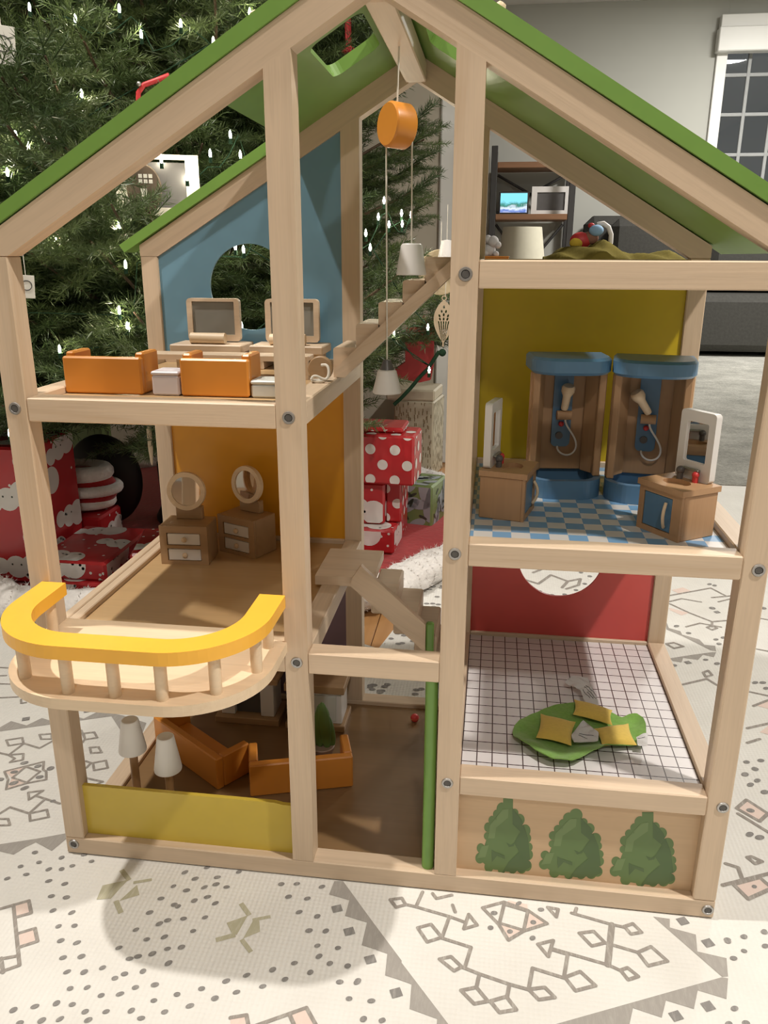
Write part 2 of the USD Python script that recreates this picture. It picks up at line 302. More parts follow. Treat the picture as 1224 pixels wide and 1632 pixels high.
for c, pts in ((7, [(625, 98), (712, 110), (712, 155), (848, 192), (856, 280), (1008, 315), (1016, 410), (985, 412)]),
               (7, [(985, 414), (1016, 420), (1008, 528), (858, 482), (838, 580), (692, 535), (670, 625), (520, 575), (480, 760), (240, 740), (-100, 720)]),
               (5, [(720, 205), (785, 205), (1000, 500), (1224, 800), (1224, 950), (1100, 912), (1118, 745), (925, 685), (965, 515), (800, 465), (832, 348), (680, 305)]),
               (6, [(0, 330), (470, 947), (700, 1260), (560, 1200), (575, 1040), (390, 990), (395, 910), (215, 845), (228, 685), (60, 625), (72, 487), (0, 462)]),
               (1, [(-150, 700), (-60, 640), (0, 655), (90, 605), (215, 640), (340, 580), (440, 610), (560, 550), (680, 585), (810, 520), (1000, 560), (1190, 620), (1150, 720), (985, 690), (905, 565), (650, 600), (0, 688)]),
               (1, [(-150, 1630), (0, 1605), (300, 1560), (560, 1512), (800, 1480), (540, 1560), (420, 1660), (290, 1590), (200, 1632), (110, 1690), (-20, 1660)]),
               (2, [(40, 1040), (60, 1090), (150, 1115), (165, 1142), (300, 1180), (340, 1222), (425, 1230), (432, 1272), (390, 1265), (170, 1155), (40, 1100)]),
               (2, [(400, 1280), (432, 1280), (415, 1320), (330, 1300), (290, 1340), (172, 1325), (160, 1360), (90, 1350), (70, 1328), (250, 1300)])):
    bands.append(Polygon(fp(c, pts)).buffer(0))
for c, pts in ((6, [(830, 160), (985, 205), (980, 165), (860, 140)]), (6, [(985, 210), (1105, 290), (958, 340)]), (6, [(800, 290), (955, 335), (858, 395)]),
               (4, [(70, 312), (140, 292), (152, 350), (80, 368)]), (4, [(92, 455), (168, 430), (180, 485), (98, 512)]), (5, [(400, 1210), (510, 1165), (570, 1280), (430, 1330)]), (5, [(-60, 1230), (55, 1215), (70, 1290), (-60, 1300)]),
               (1, [(40, 1015), (195, 980), (95, 1065)]), (1, [(95, 1070), (205, 1110), (55, 1155)]), (2, [(80, 790), (170, 770), (240, 800), (150, 825)]), (2, [(60, 930), (220, 970), (160, 990), (70, 950)]),
               (3, [(490, 765), (555, 710), (694, 800), (640, 850)]), (3, [(470, 1260), (640, 1215), (720, 1285), (565, 1355)]), (3, [(610, 95), (700, 65), (740, 130)]), (3, [(640, 270), (700, 225), (740, 300)])):
    pinks.append(Polygon(fp(c, pts)).buffer(0))
for c, pts in ((4, [(500, 215), (625, 188), (540, 280), (470, 285)]), (4, [(668, 212), (680, 262), (580, 292)]), (8, [(722, 492), (790, 468), (755, 530), (738, 525)]), (8, [(808, 482), (826, 482), (829, 520), (775, 542)])):
    olives.append(Polygon(fp(c, pts)).buffer(0))
for c, pts, w in ((4, [(592, 140), (630, 190)], 16), (4, [(650, 202), (740, 187)], 12), (4, [(565, 290), (590, 350)], 16), (8, [(768, 430), (795, 468)], 10), (8, [(688, 547), (750, 530)], 11), (8, [(805, 483), (862, 472)], 8), (8, [(770, 545), (800, 585)], 9)):
    olives.append(LineString(fp(c, pts)).buffer(w/CR[c][0]/1900, cap_style=2))
def closed(p): return p + [p[0]]
ST = [(6, [(185, 165), (250, 180), (475, 245), (570, 280)]), (6, [(300, 85), (258, 178)]), (6, [(475, 245), (425, 385)]), (6, [(425, 385), (615, 445), (575, 575)]), (6, [(560, 575), (675, 620), (865, 685), (990, 720)]), (6, [(668, 625), (650, 705)]),
      (6, [(865, 685), (850, 765)]), (6, [(990, 715), (1015, 580), (1224, 645)]), (6, closed([(600, 230), (655, 300), (568, 325)])), (6, closed([(90, 135), (165, 125), (190, 168), (128, 185)])), (6, closed([(268, 318), (355, 295), (425, 380), (330, 410)])),
      (6, closed([(410, 522), (485, 505), (555, 572), (505, 598)])), (6, closed([(550, 725), (650, 705), (725, 795), (635, 812)])), (6, closed([(740, 795), (845, 765), (910, 850), (800, 868)])), (6, closed([(990, 718), (1095, 705), (1160, 770), (1055, 785)])),
      (6, [(365, 95), (390, 128), (490, 105)]), (6, closed([(1050, 425), (1150, 400), (1118, 505)])), (6, [(1140, 460), (1224, 485)]), (6, closed([(690, 188), (830, 150), (985, 205), (1110, 290), (955, 340), (858, 398), (795, 295)])), (6, closed([(830, 165), (985, 210), (958, 335), (800, 288)])), (6, [(495, 170), (512, 215)]),
      (7, [(200, 80), (410, 140), (480, 155)]), (7, [(410, 140), (388, 350)]), (7, [(410, 140), (389, 350)]), (7, [(375, 235), (545, 285)]), (7, [(95, 265), (390, 350), (455, 380)]), (7, [(180, 295), (160, 415)]),
      (7, closed([(240, 185), (315, 175), (375, 235), (305, 252)])), (7, closed([(475, 150), (520, 135), (565, 180), (510, 190)])), (7, closed([(545, 285), (615, 255), (700, 330), (600, 355)])), (7, closed([(455, 378), (492, 365), (548, 410), (495, 428)])), (7, closed([(165, 415), (245, 385), (325, 458), (220, 485)])), (7, closed([(75, 50), (130, 60), (120, 100)])), (7, [(225, 55), (215, 85)]),
      (4, [(-80, 350), (0, 330), (140, 290)]), (4, [(65, 310), (95, 605)]), (4, [(140, 290), (152, 350), (80, 370)]), (4, [(88, 450), (170, 425), (183, 488), (98, 515)]), (4, [(-20, 645), (95, 605)]), (4, [(0, 575), (80, 560)]), (4, [(5, 570), (15, 640)]),
      (5, [(100, 1300), (510, 1155), (590, 1300)]), (5, [(385, 1210), (425, 1300)]), (5, [(-60, 1230), (60, 1210), (75, 1290)]),
      (1, closed([(50, 760), (180, 740), (190, 785), (70, 805)])), (1, [(190, 785), (320, 825), (440, 760)]), (1, closed([(320, 715), (420, 708), (420, 750), (335, 752)])), (1, [(-60, 850), (0, 865), (70, 880), (190, 790)]), (1, closed([(70, 880), (190, 870), (185, 920), (80, 940), (120, 910)])),
      (1, closed([(35, 1015), (355, 935), (350, 1000), (375, 1015), (375, 1080), (215, 1110), (50, 1160), (65, 1080)])), (1, closed([(210, 975), (325, 1015), (215, 1105), (100, 1065)])), (1, closed([(230, 1185), (350, 1170), (235, 1245)])), (1, [(300, 1215), (485, 1275)]), (1, [(365, 1240), (235, 1355)]), (1, [(-60, 1390), (0, 1355), (80, 1305), (235, 1355)]),
      (1, closed([(240, 1355), (380, 1325), (395, 1385), (245, 1415)])), (1, closed([(-60, 1400), (65, 1400), (80, 1450), (-60, 1455)])), (1, closed([(680, 705), (765, 695), (790, 740), (690, 755)])), (1, closed([(730, 820), (800, 815), (825, 860), (740, 865)])), (1, closed([(755, 945), (860, 925), (875, 985), (765, 1005)])), (1, [(695, 930), (740, 945), (700, 985)]), (1, [(660, 680), (690, 750), (670, 780)]), (1, [(700, 1068), (835, 1098), (770, 1125)]),
      (1, [(-100, 165), (100, 175)]), (1, [(-100, 240), (50, 235)]), (1, [(-100, 300), (100, 305)]), (1, [(-100, 420), (160, 408)]), (1, [(170, 430), (172, 460), (210, 455)]),
      (2, [(60, 835), (390, 775), (515, 840), (600, 830)]), (2, [(70, 900), (220, 970), (400, 1040), (530, 1030)]), (2, [(400, 1040), (400, 1080)]), (2, closed([(360, 1085), (400, 1070), (440, 1090), (400, 1105)])), (2, closed([(40, 1215), (100, 1205), (175, 1235), (100, 1250)])), (2, [(170, 1535), (360, 1490), (440, 1540)]), (2, closed([(330, 1440), (370, 1425), (400, 1460), (350, 1475)])), (2, [(515, 840), (400, 850)]),
      (3, closed([(490, 765), (555, 710), (694, 800), (640, 850)])), (3, closed([(470, 1260), (640, 1215), (720, 1285), (565, 1355)])), (3, [(400, 1265), (760, 1175)]), (3, [(420, 1125), (500, 1150), (525, 1220)]), (3, closed([(560, 1085), (590, 1080), (655, 1110), (610, 1125)])), (3, [(600, 100), (690, 65), (760, 50)]), (3, [(560, 245), (760, 200)]), (3, [(500, 800), (760, 960)]), (3, [(560, 340), (640, 315)])]
for c, pts in ST:
    w = 0.0019 if c in (4, 5, 6, 7) else (0.0017 if c == 1 else 0.0024)
    if c == 7 and pts[0] == (410, 140): w = 0.0032
    strokes.append(LineString(fp(c, pts)).buffer(w, resolution=3, join_style=1))
for c, pts in ((4, [(35, 182), (100, 123), (190, 103), (128, 162), (170, 55), (300, 80), (237, 137), (300, 136), (352, 120), (237, 194), (315, 208), (446, 98), (410, 65), (250, 268), (323, 274), (258, 338), (350, 348), (285, 415), (363, 412), (296, 485), (375, 495), (307, 568), (397, 562), (327, 637), (410, 638), (500, 617), (342, 718), (425, 713), (493, 752), (585, 745), (65, 823), (170, 806), (275, 790), (352, 796), (415, 831), (517, 831), (640, 826), (430, 872), (292, 867), (203, 874), (97, 886), (688, 863), (803, 832), (750, 777), (863, 747), (755, 700), (660, 713), (697, 634), (607, 647), (560, 668), (632, 573), (673, 562), (580, 520), (743, 549), (716, 479), (802, 467), (663, 432), (777, 403), (818, 386), (895, 378), (942, 438), (885, 517), (822, 595), (817, 525), (1000, 372), (730, 348), (850, 310), (948, 290), (785, 280), (1050, 303), (1012, 272), (910, 240), (846, 220), (997, 225), (1054, 210), (1105, 224), (952, 183), (902, 152), (1060, 176), (1165, 150), (983, 719), (926, 803), (1048, 766), (1103, 682), (1153, 736), (1204, 654), (868, 318), (1010, 128)]),
               (5, [(322, 228), (438, 226), (627, 248), (376, 323), (517, 337), (456, 438), (592, 470), (530, 577), (656, 580), (593, 690), (747, 707), (605, 770), (686, 823), (540, 890), (820, 842), (257, 870), (350, 942), (420, 821), (62, 911), (182, 995), (760, 962), (892, 961), (830, 1087), (997, 1104), (938, 1240), (1078, 1250)]),
               (6, [(765, 222), (868, 343), (1020, 283), (925, 160), (742, 318), (1015, 385), (1070, 200), (37, 920), (-120, 660)]), (7, [(1015, 228), (1097, 203), (1100, 278), (1045, 316), (1205, 180), (1210, 252), (1050, 578), (1110, 655), (1020, 660), (40, 62)]),
               (1, [(308, 972), (115, 1020), (112, 1110), (322, 1060), (198, 945), (410, 990), (200, 1150), (0, 1080), (430, 1255)]), (2, [(215, 1130), (430, 1180), (350, 1340), (455, 1215), (440, 1370), (800, 1520), (740, 1520), (825, 1565), (120, 1075), (490, 1165), (420, 755), (380, 745), (100, 1385)]),
               (3, [(555, 465), (610, 510), (545, 545), (625, 585), (672, 660), (580, 612), (648, 455), (575, 935), (640, 955), (540, 1600), (430, 1620), (670, 1565), (580, 780), (605, 1275)])):
    for x, y in fp(c, pts):
        e = affinity.rotate(affinity.scale(Point(0, 0).buffer(0.0033 if y < 0.1 else 0.005, resolution=3), random.uniform(0.95, 1.25), random.uniform(0.7, 0.9)), random.uniform(10, 50))
        dots.append(affinity.translate(e, x, y))
for c, pts in ((5, [(740, 412), (832, 583), (990, 793), (1183, 1045)]), (6, [(128, 740)]), (7, [(912, 236), (912, 566), (745, 617), (780, 122)]), (1, [(210, 588), (710, 522)]), (2, [(210, 1362), (440, 965)])):
    for x, y in fp(c, pts):
        dots.append(affinity.translate(affinity.rotate(shapely.box(-0.0052, -0.0046, 0.0052, 0.0046), 25), x, y))
for px0, px1, py0, py1, n in ((676, 706, 900, 975, 26), (606, 670, 1000, 1034, 14), (582, 672, 1086, 1112, 16)):   # the dotted part behind the house
    for k in range(n):
        x, y = Zp(random.uniform(px0, px1), random.uniform(py0, py1))[:2]
        dots.append(affinity.translate(affinity.scale(Point(0, 0).buffer(0.005, resolution=3), 1.1, 0.8), x, y))
for pts_ in ([(832, 922), (858, 930), (878, 916), (905, 926), (896, 936)], [(850, 912), (868, 905), (893, 908)], [(905, 926), (925, 922), (922, 932), (903, 938)]):
    strokes.append(LineString([tuple(Zp(*q)[:2]) for q in pts_]).buffer(0.0035))
for px, py in ((918, 940), (932, 930), (940, 918), (948, 908), (900, 947), (880, 948), (926, 912), (860, 942)):
    x, y = Zp(px, py)[:2]; dots.append(affinity.translate(Point(0, 0).buffer(0.005, resolution=3), x, y))
for px, py in ((1150, 880), (1170, 960), (1120, 1000), (1200, 1040), (1090, 960), (1215, 830), (1190, 1110), (1205, 990)):
    x, y = Zp(px, py)[:2]; strokes.append(LineString([(x-0.03, y), (x, y+0.02), (x+0.035, y+0.008)]).buffer(0.0022)); dots.append(affinity.translate(Point(0, 0).buffer(0.006), x+0.05, y-0.02))
ru = rugp.buffer(-0.004)
def lay(name, polys, m, z, kind='stuff'):
    u = unary_union(polys).intersection(ru)
    obj(name, decal((0, 0, z-0.0009), (1, 0, 0), (0, 1, 0), [u], 0.0), m, rug, kind=kind)
lay('printed_band', bands, printmat('print_grey', (0.33, 0.31, 0.285), 0.14), 0.0003)
lay('printed_pink', pinks, printmat('print_pink', (0.68, 0.55, 0.49), 0.25), 0.0003)
lay('printed_olive', olives, printmat('print_olive', (0.42, 0.40, 0.29), 0.3), 0.0003)
lay('printed_line', strokes, printmat('print_line', (0.28, 0.255, 0.23), 0.35), 0.0005)
lay('printed_dot', dots, printmat('print_dot', (0.23, 0.22, 0.21), 0.22), 0.0006)

# ================================================================== DOLLHOUSE
W, D, S = 0.72, 0.3415, 0.0232
YBK = D + S
PXS = [(0.0, S), (0.269, 0.2925), (0.4263, 0.45), (0.6972, 0.72)]
Z1 = 0.0218; RL = (0.1255, 0.148); BC = (0.255, 0.2785); RM = (0.3815, 0.4045); LA = (0.508, 0.531); RTt = (0.6355, 0.6588)
TAN = 0.5985
def zt(x): return 0.6743 + TAN*min(x, W-x)
def zbm(x): return 0.6462 + TAN*min(x, W-x)
house = thing('dollhouse', 'big pine wood toy dollhouse with a green pitched roof standing on the rug', 'dollhouse')
def screw(parent, px, py, y=0.0, r=0.0062):
    p = Yp(px, py, y)
    ring = rot(lathe([(0.0, 0.0002), (r*0.55, 0.0002), (r*0.62, 0.0012), (r*0.92, 0.0012), (r, 0.0), (r, -0.002), (0, -0.002)], 20), 90, (1, 0, 0)); ring.apply_translation(p)
    obj('screw', ring, STEEL, parent, 30)
    so = rot(lathe([(0.0, 0.0008), (r*0.52, 0.0008), (r*0.56, 0.0001), (0.0, 0.0001)], 16), 90, (1, 0, 0)); so.apply_translation(p)
    obj('screw_socket', so, SOCKET, parent, 30)
posts = []
for i, (a, b) in enumerate(PXS):
    for y0, y1 in ((0.0, S), (D, YBK)):
        if i in (0, 3):
            m = bar(a, b, y0, y1, Z1, 0.6605, 0.0012)
        else:
            m = prism_y([(a, Z1), (b, Z1), (b, zbm(b)), (a, zbm(a))], y0, y1)
        p = obj('post', m, PZ, house); posts.append(p)
        if y0 == 0.0:
            for q in {0: [(24, 651), (118, 1345)], 1: [(460, 666), (473, 1056)], 2: [(742, 437), (725, 883), (713, 1248)], 3: [(1209, 909), (1152, 1287)]}[i]:
                if q != (118, 1345): screw(p, *q)
brail = obj('rail', bar(0, W, 0, S, 0, Z1), PX, house); screw(brail, 118, 1345); screw(brail, 1128, 1450)
def railx(i, j, z, y0=0.0): return obj('rail', bar(PXS[i][1], PXS[j][0], y0, y0+S, *z), PX, house)
def raily(i, z, x0=None, x1=None): return obj('rail', bar(PXS[i][0] if x0 is None else x0, PXS[i][1] if x1 is None else x1, S, D, *z), PY, house)
railx(0, 1, LA); railx(0, 1, BC); railx(1, 2, BC); railx(2, 3, RL); railx(2, 3, RM); railx(2, 3, RTt)
obj('rail', bar(0, W, D, YBK, 0, Z1), PX, house)
for z in (BC, LA): railx(0, 1, z, D)
for z in (RL, RM, RTt): railx(2, 3, z, D)
raily(0, (0, Z1)); raily(0, LA); raily(3, (0, Z1)); raily(3, RL); raily(3, RM)
raily(0, BC, 0.0, 0.0108); raily(0, BC, 0.0116, S)
raily(1, LA); raily(1, BC); raily(2, RL); raily(2, RM); raily(2, RTt)
# roof
def beam(left, y0):
    m = prism_y([(0, 0.6605), (0.0239, 0.6605), (0.36, zbm(0.36)), (0.36, zt(0.36)), (0, 0.6743)], y0, y0+S)
    if not left: m.vertices[:, 0] = W - m.vertices[:, 0]; m.invert()
    return obj('roof_beam', m, PL if left else PR, house)
for y0 in (0.0, D): beam(True, y0); beam(False, y0)
obj('ridge_beam', bar(0.3485, 0.3735, S, D, 0.8575, 0.8795), PY, house)
def roof(left):
    L = 0.3895/math.cos(math.atan(TAN)); L = (0.36+0.0185)/math.cos(math.atan(TAN)); th = 0.0128
    # board in (distance from ridge, y) with the cut-out window near the ridge
    hole = rrect((0.36-0.3335)/math.cos(math.atan(TAN)), 0.108, (0.36-0.2832)/math.cos(math.atan(TAN)), 0.2365, 0.012)
    poly = shapely.box(0.0, -0.003, L, YBK+0.006).difference(hole)
    if left: poly = poly.difference(shapely.box((0.36-0.205)/math.cos(math.atan(TAN)), 0.0262, L+1, 0.3350))   # open lower half
    m = slab(poly, 0, th); v = m.vertices.copy(); a = math.atan(TAN)
    x = 0.36 - (v[:, 0]*math.cos(a) + v[:, 2]*math.sin(a)); z = zt(0.36) - v[:, 0]*math.sin(a) + v[:, 2]*math.cos(a)
    z = np.maximum(z, 0.6652)
    x = np.minimum(x, 0.36)
    m.vertices = np.stack([x, v[:, 1], z], 1); m.invert()
    if not left: m.vertices[:, 0] = W - m.vertices[:, 0]; m.invert()
    r = obj('roof_panel', m, GREEN, house)
    return r
rl_, rr_ = roof(True), roof(False)
for side, par in ((1, rl_), (-1, rr_)):
    x = 0.262 if side == 1 else W-0.262
    obj('roof_peg', mov(rot(lathe([(0, 0.006), (0.003, 0.0055), (0.0045, 0.003), (0.0045, 0.0), (0, 0)], 16), -side*30.9, (0, 1, 0)), x, 0.012, zt(0.262)+0.0148), PALE, par, 40)
# floors
obj('floor_board', bar(0.001, PXS[2][0], S, D, 0.006, 0.0155, 0.0005), PLYD, house, label='ground floor board with shade put into its brown colour')
obj('floor_board', bar(S, PXS[1][0], S, D, 0.262, 0.272, 0.0005), PLY, house)
obj('floor_board', bar(S, PXS[1][0], S, D, 0.514, 0.5235, 0.0005), PLY, house)
grid_x0, grid_y0, gs = 0.4537+0.0113, 0.0339, 0.01645
def gridmat():
    n = {'g': ('geometry', {}), 's': ('separate_xyz', {})}; l = [('g.position', 's.vector')]
    for a, o in (('x', Zp(740+57/3.06, 1216, 0.143)[0]), ('y', 0.0345)):
        n['a'+a] = ('math', {'math_type': 'subtract', 'value2': o-10*(gs if a == 'x' else 0.0193)}); n['d'+a] = ('math', {'math_type': 'divide', 'value2': (gs if a == 'x' else 0.0193)}); n['f'+a] = ('math', {'math_type': 'fraction'})
        n['l'+a] = ('math', {'math_type': 'less_than', 'value2': 0.075})
        l += [('s.'+a, 'a'+a+'.value1'), ('a'+a+'.value', 'd'+a+'.value1'), ('d'+a+'.value', 'f'+a+'.value1'), ('f'+a+'.value', 'l'+a+'.value1')]
    n['mx'] = ('math', {'math_type': 'maximum'}); n['c'] = ('mix_color', {'a': (0.70, 0.67, 0.67), 'b': (0.085, 0.06, 0.06)}); n['p'] = ('principled_bsdf', {'roughness': 0.32})
    l += [('lx.value', 'mx.value1'), ('ly.value', 'mx.value2'), ('mx.value', 'c.fac'), ('c.result', 'p.base_color')]
    return mat('grid_print', n, l, 'p.BSDF')
obj('floor_board', bar(PXS[2][1], PXS[3][0], S, D, 0.134, 0.143, 0.0005), gridmat(), house, label='white floor with a black printed square grid')
obj('floor_board', bar(PXS[2][1], PXS[3][0], S, D, 0.388, 0.397, 0.0005), checker('checker_print', 0.4537, 0.0232, 0.0187, (0.60, 0.58, 0.56), (0.17, 0.33, 0.53), 0.32), house, label='blue and white chequered bathroom floor')
# back panels
def panel(name, poly, m, y, t=0.004, **k): return obj(name, prism_y(poly, y, y+t), m, house, **k)
hole = Point(0.146, 0.622).buffer(0.0545, resolution=20)
gable = Polygon([(S, LA[1]), (PXS[1][0], LA[1]), (PXS[1][0], zbm(PXS[1][0])+0.002), (S, zbm(S)+0.002)])
panel('back_panel', gable.difference(hole), BLUEW, D+0.004, label='blue back panel with a round window')
panel('back_panel', shapely.box(S, BC[1], PXS[1][0], LA[0]), ORANGEW, D+0.004, label='orange back panel')
panel('back_panel', shapely.box(S, Z1, PXS[1][0], BC[0]), PURPLEW, D+0.004, label='plum back panel')
panel('back_panel', shapely.box(PXS[2][1], RM[1], PXS[3][0], RTt[0]), YELLW, D+0.004, label='mustard yellow back panel')
panel('back_panel', shapely.box(PXS[2][1], RL[1], PXS[3][0], RM[0]).difference(Point(0.570, 0.2655).buffer(0.0575, resolution=20)), REDW, D+0.004, label='red back panel with a round window')
pf = [Yp(*q, 0.010) for q in ((135, 1252), (300, 1264), (425, 1274), (440, 1281), (463, 1283))]
panel('front_panel', [(PXS[0][1], Z1), (PXS[1][0], Z1), (PXS[1][0], 0.0848), (0.2565, 0.0850), (0.2480, 0.0868), (PXS[0][1], 0.0868)], YELLP, 0.010, 0.005, label='yellow low front panel')
fpn = panel('front_panel', shapely.box(PXS[2][1], Z1, PXS[3][0], RL[0]), PANELW, 0.012, 0.004, label='natural wood front panel with three printed green trees')
bumps = [(540, 165, 28), (487, 218, 20), (465, 250, 22), (460, 290, 18), (425, 345, 22), (420, 390, 25), (470, 430, 25), (540, 440, 22), (600, 440, 22), (650, 435, 26), (680, 425, 25), (640, 215, 26), (670, 265, 28), (680, 300, 22), (690, 340, 20), (688, 375, 24), (512, 190, 20), (612, 185, 20)]
core = Polygon([(575, 140), (640, 210), (680, 300), (690, 430), (600, 455), (480, 440), (420, 400), (470, 270), (540, 170)])
whole = unary_union([core] + [Point(x, y).buffer(r, resolution=5) for x, y, r in bumps])
dark = unary_union([Polygon([(598, 160), (650, 215), (685, 300), (700, 430), (650, 455), (540, 458), (575, 410), (635, 360), (608, 320), (642, 270), (600, 235)]), Polygon([(485, 350), (500, 360), (555, 378), (558, 395), (515, 378), (487, 408)]), Polygon([(565, 318), (590, 330), (612, 316), (606, 335), (580, 340)])])
light = unary_union([Polygon([(545, 168), (578, 165), (575, 205), (510, 250), (500, 300), (465, 300), (475, 240)]), Polygon([(430, 335), (470, 330), (450, 385), (405, 390)])])
for bx0, by0, bx1, by1, flat in ((87, 68, 362, 437, 1), (398, 118, 708, 463, 0), (743, 135, 1062, 500, 1)):
    sx, sy = (bx1-bx0)/310, (by1-by0)/345
    top = Polygon([(548, 118), (602, 118), (602, 200), (548, 200)]) if flat else Point(575, 150).buffer(32)
    def tr_(g):
        def q(x, y): p = Yp(730+(bx0+(x-398)*sx)/3.06, 1250+(by0+(y-118)*sy)/3.06, 0.012); return p[0], p[2]
        return [Polygon([q(*c) for c in h.exterior.coords]) for h in getattr(g, 'geoms', [g]) if h.geom_type == 'Polygon']
    sh = unary_union([whole, top])
    for nm, g, m_, e in (('printed_tree', sh, GT1, 0.0002), ('printed_shade', dark.intersection(sh), GT2, 0.0004), ('printed_highlight', light.intersection(sh), GT3, 0.0004)):
        obj(nm, decal((0, 0.012, 0), (1, 0, 0), (0, 0, 1), tr_(g), e), m_, fpn)
# balcony
bx0, bx1, byf, br = 0.0145, 0.2715, -0.134, 0.085
def ushape(ins, yend):
    full = shapely.box(bx0+ins, byf+ins, bx1-ins, 0.3).buffer(-(br-ins)).buffer(br-ins, resolution=16).intersection(shapely.box(-1, -1, 1, yend)); return full
bal = obj('balcony', slab(ushape(0, 0.0).union(shapely.box(PXS[0][1], -0.001, PXS[1][0], 0.023)), 0.2787, 0.2893), PALE, house, label='pale wood balcony shelf')
obj('balcony_rail', slab(ushape(0.0, -0.0005).difference(ushape(0.026, 1.0)), 0.328, 0.3410), BALC, bal, label='yellow U-shaped balcony handrail')
mid = ushape(0.0125, 0.0).exterior
c_ = np.array(mid.coords); path = LineString([tuple(p) for p in c_ if p[1] < -0.0005])
cs = [p for p in c_ if p[1] < -1e-6]
k0 = int(np.argmax([p[0] for p in cs])); line = LineString(sorted([tuple(p) for p in cs if p[0] <= 0.145], key=lambda p: -p[1]-p[0]*0.2) + sorted([tuple(p) for p in cs if p[0] > 0.145], key=lambda p: p[0]*0.2+p[1]))
pts = []
for px, py in ((55, 1080), (120, 1098), (186, 1112), (262, 1116), (343, 1108), (408, 1075), (433, 1028), (75, 1000)):
    p = Zp(px, py-6, 0.2893)[:2]; q = mid.interpolate(mid.project(Point(*p))); pts.append((q.x, min(q.y, -0.012)))
for x, y in pts:
    obj('baluster', cyl((x, y, 0.288), (x, y, 0.329), 0.0056, 16), PALE, bal, 40)
# door pole and support under the stairs
obj('door_pole', tube([(0.4183, 0.0115, Z1), (0.4183, 0.0115, BC[0])], 0.0066, 16), DOORG, house, 40, label='green round pole in the doorway')
sp = Zp(683, 1035, 0.2785)

# ------------------------------------------------------------------ stairs
st = thing('toy_staircase', 'upper wooden toy staircase rising right from the top left room to the middle post', 'toy stairs')
y0, y1 = 0.180, 0.262
x_, z_ = 0.2870, 0.5312
xs_ = [0.2870, 0.3131, 0.3382, 0.3648, 0.3888, 0.4262]; tops = [0.5640, 0.5900, 0.6136, 0.6368, 0.6609]
for i in range(5):
    low = z_ if i == 0 else tops[i-1] - 0.012
    p = rrect(xs_[i], low - (0 if i == 0 else 0.01), xs_[i+1] + (0.0 if i == 4 else 0.002), tops[i], 0.003)
    low_line = Polygon([(0.2, 0.5312), (0.300, 0.5312), (0.4262, 0.6505), (0.4262, 0.7), (0.2, 0.7)])
    obj('step', prism_y(p.intersection(low_line), y0+0.006, y1), PX, st)
obj('stringer', prism_y([(0.2885, 0.5312), (0.3010, 0.5312), (0.4262, 0.6500), (0.4262, 0.6745-0.006), (0.42, 0.6610), (0.2885, 0.5400)], y0, y0+0.008), PL, st)
st2 = thing('toy_staircase', 'lower wooden toy staircase descending right from the bedroom towards the white gridded floor', 'toy stairs')
obj('landing', slab(Polygon([(0.262, 0.176), (0.3185, 0.176), (0.3335, 0.2), (0.3335, 0.273), (0.262, 0.273)]), 0.2787, 0.2905), PX, st2)
obj('newel_peg', bar(0.3990, 0.4085, 0.1722, 0.1800, 0.160, 0.2375, 0.002), DOORG, st2, label='green end peg')
xs2 = [0.3335, 0.3612, 0.3878, 0.4118, 0.4262]; t2 = [0.2660, 0.2400, 0.2155, 0.190]
xa = 0.3185
for i in range(4):
    obj('step', bar(xs2[i]-0.004, xs2[i+1]-0.0005, y0+0.004, 0.273, t2[i]-0.026, t2[i], 0.002), PX, st2)
obj('stringer', prism_y([(0.308, 0.2905), (0.3195, 0.3080), (0.3240, 0.3030), (0.3985, 0.2350), (0.3985, 0.1980), (0.306, 0.281)], 0.172, 0.180), PR, st2)

# ------------------------------------------------------------------ hanging lamps on a pulley
pu = thing('toy_pulley', 'orange disc hanging on a cord from the ridge with two white toy lampshades', 'toy pulley')
yc = 0.1663; top = Zp(636, 74, 0.8575); wc = Yp(633, 200, yc)
ax = np.array([-0.78, -0.62, 0.05]); ax /= np.linalg.norm(ax)
R_ = trimesh.geometry.align_vectors([0, 0, 1], ax)
disc = lathe([(0, -0.012), (0.0195, -0.012), (0.0213, -0.0095), (0.0213, 0.0095), (0.0195, 0.012), (0, 0.012)], 40); disc.apply_transform(R_); disc.apply_translation(wc)
obj('pulley_disc', disc, CHAIRO, pu, 40)
obj('cord', tube([top, wc + np.array([0, 0, 0.02])], 0.0009, 6), CORD, pu, True)
side = np.cross(ax, [0, 0, 1]); side /= np.linalg.norm(side)
pl, pr_ = Yp(615.5, 225, yc+0.004), Yp(657, 198, yc-0.006)
bl, bu = Yp(617, 573, yc), Yp(656, 388, yc+0.01)
obj('cord', tube([pl, bl], 0.0009, 6), CORD, pu, True)
obj('cord', tube([pr_ + np.array([-0.003, 0, 0.001]), pr_, bu], 0.0009, 6), CORD, pu, True)
def shade(name, p, hcap):
    h = 0.0355
    cap = lathe([(0, 0), (0.0042, -0.0005), (0.0085, -0.0115), (0, -0.0115)], 28, p); 
    body = lathe([(0.0, -0.0108), (0.0084, -0.0108), (0.0105, -0.0125), (0.0162, -h), (0.0155, -h-0.001), (0.0, -h+0.004)], 28, p)
    if hcap == 0: body = lathe([(0.0, 0.0), (0.0095, 0.0), (0.0115, -0.002), (0.0162, -0.031), (0.0155, -0.032), (0, -0.028)], 28, p)
    s = obj('lampshade', body, WHITEP, pu, 40)
    if hcap: obj('cap', cap, DARKG, s, 40, label='dark grey cap')
shade('lampshade', bl, 1); shade('lampshade', bu, 0)

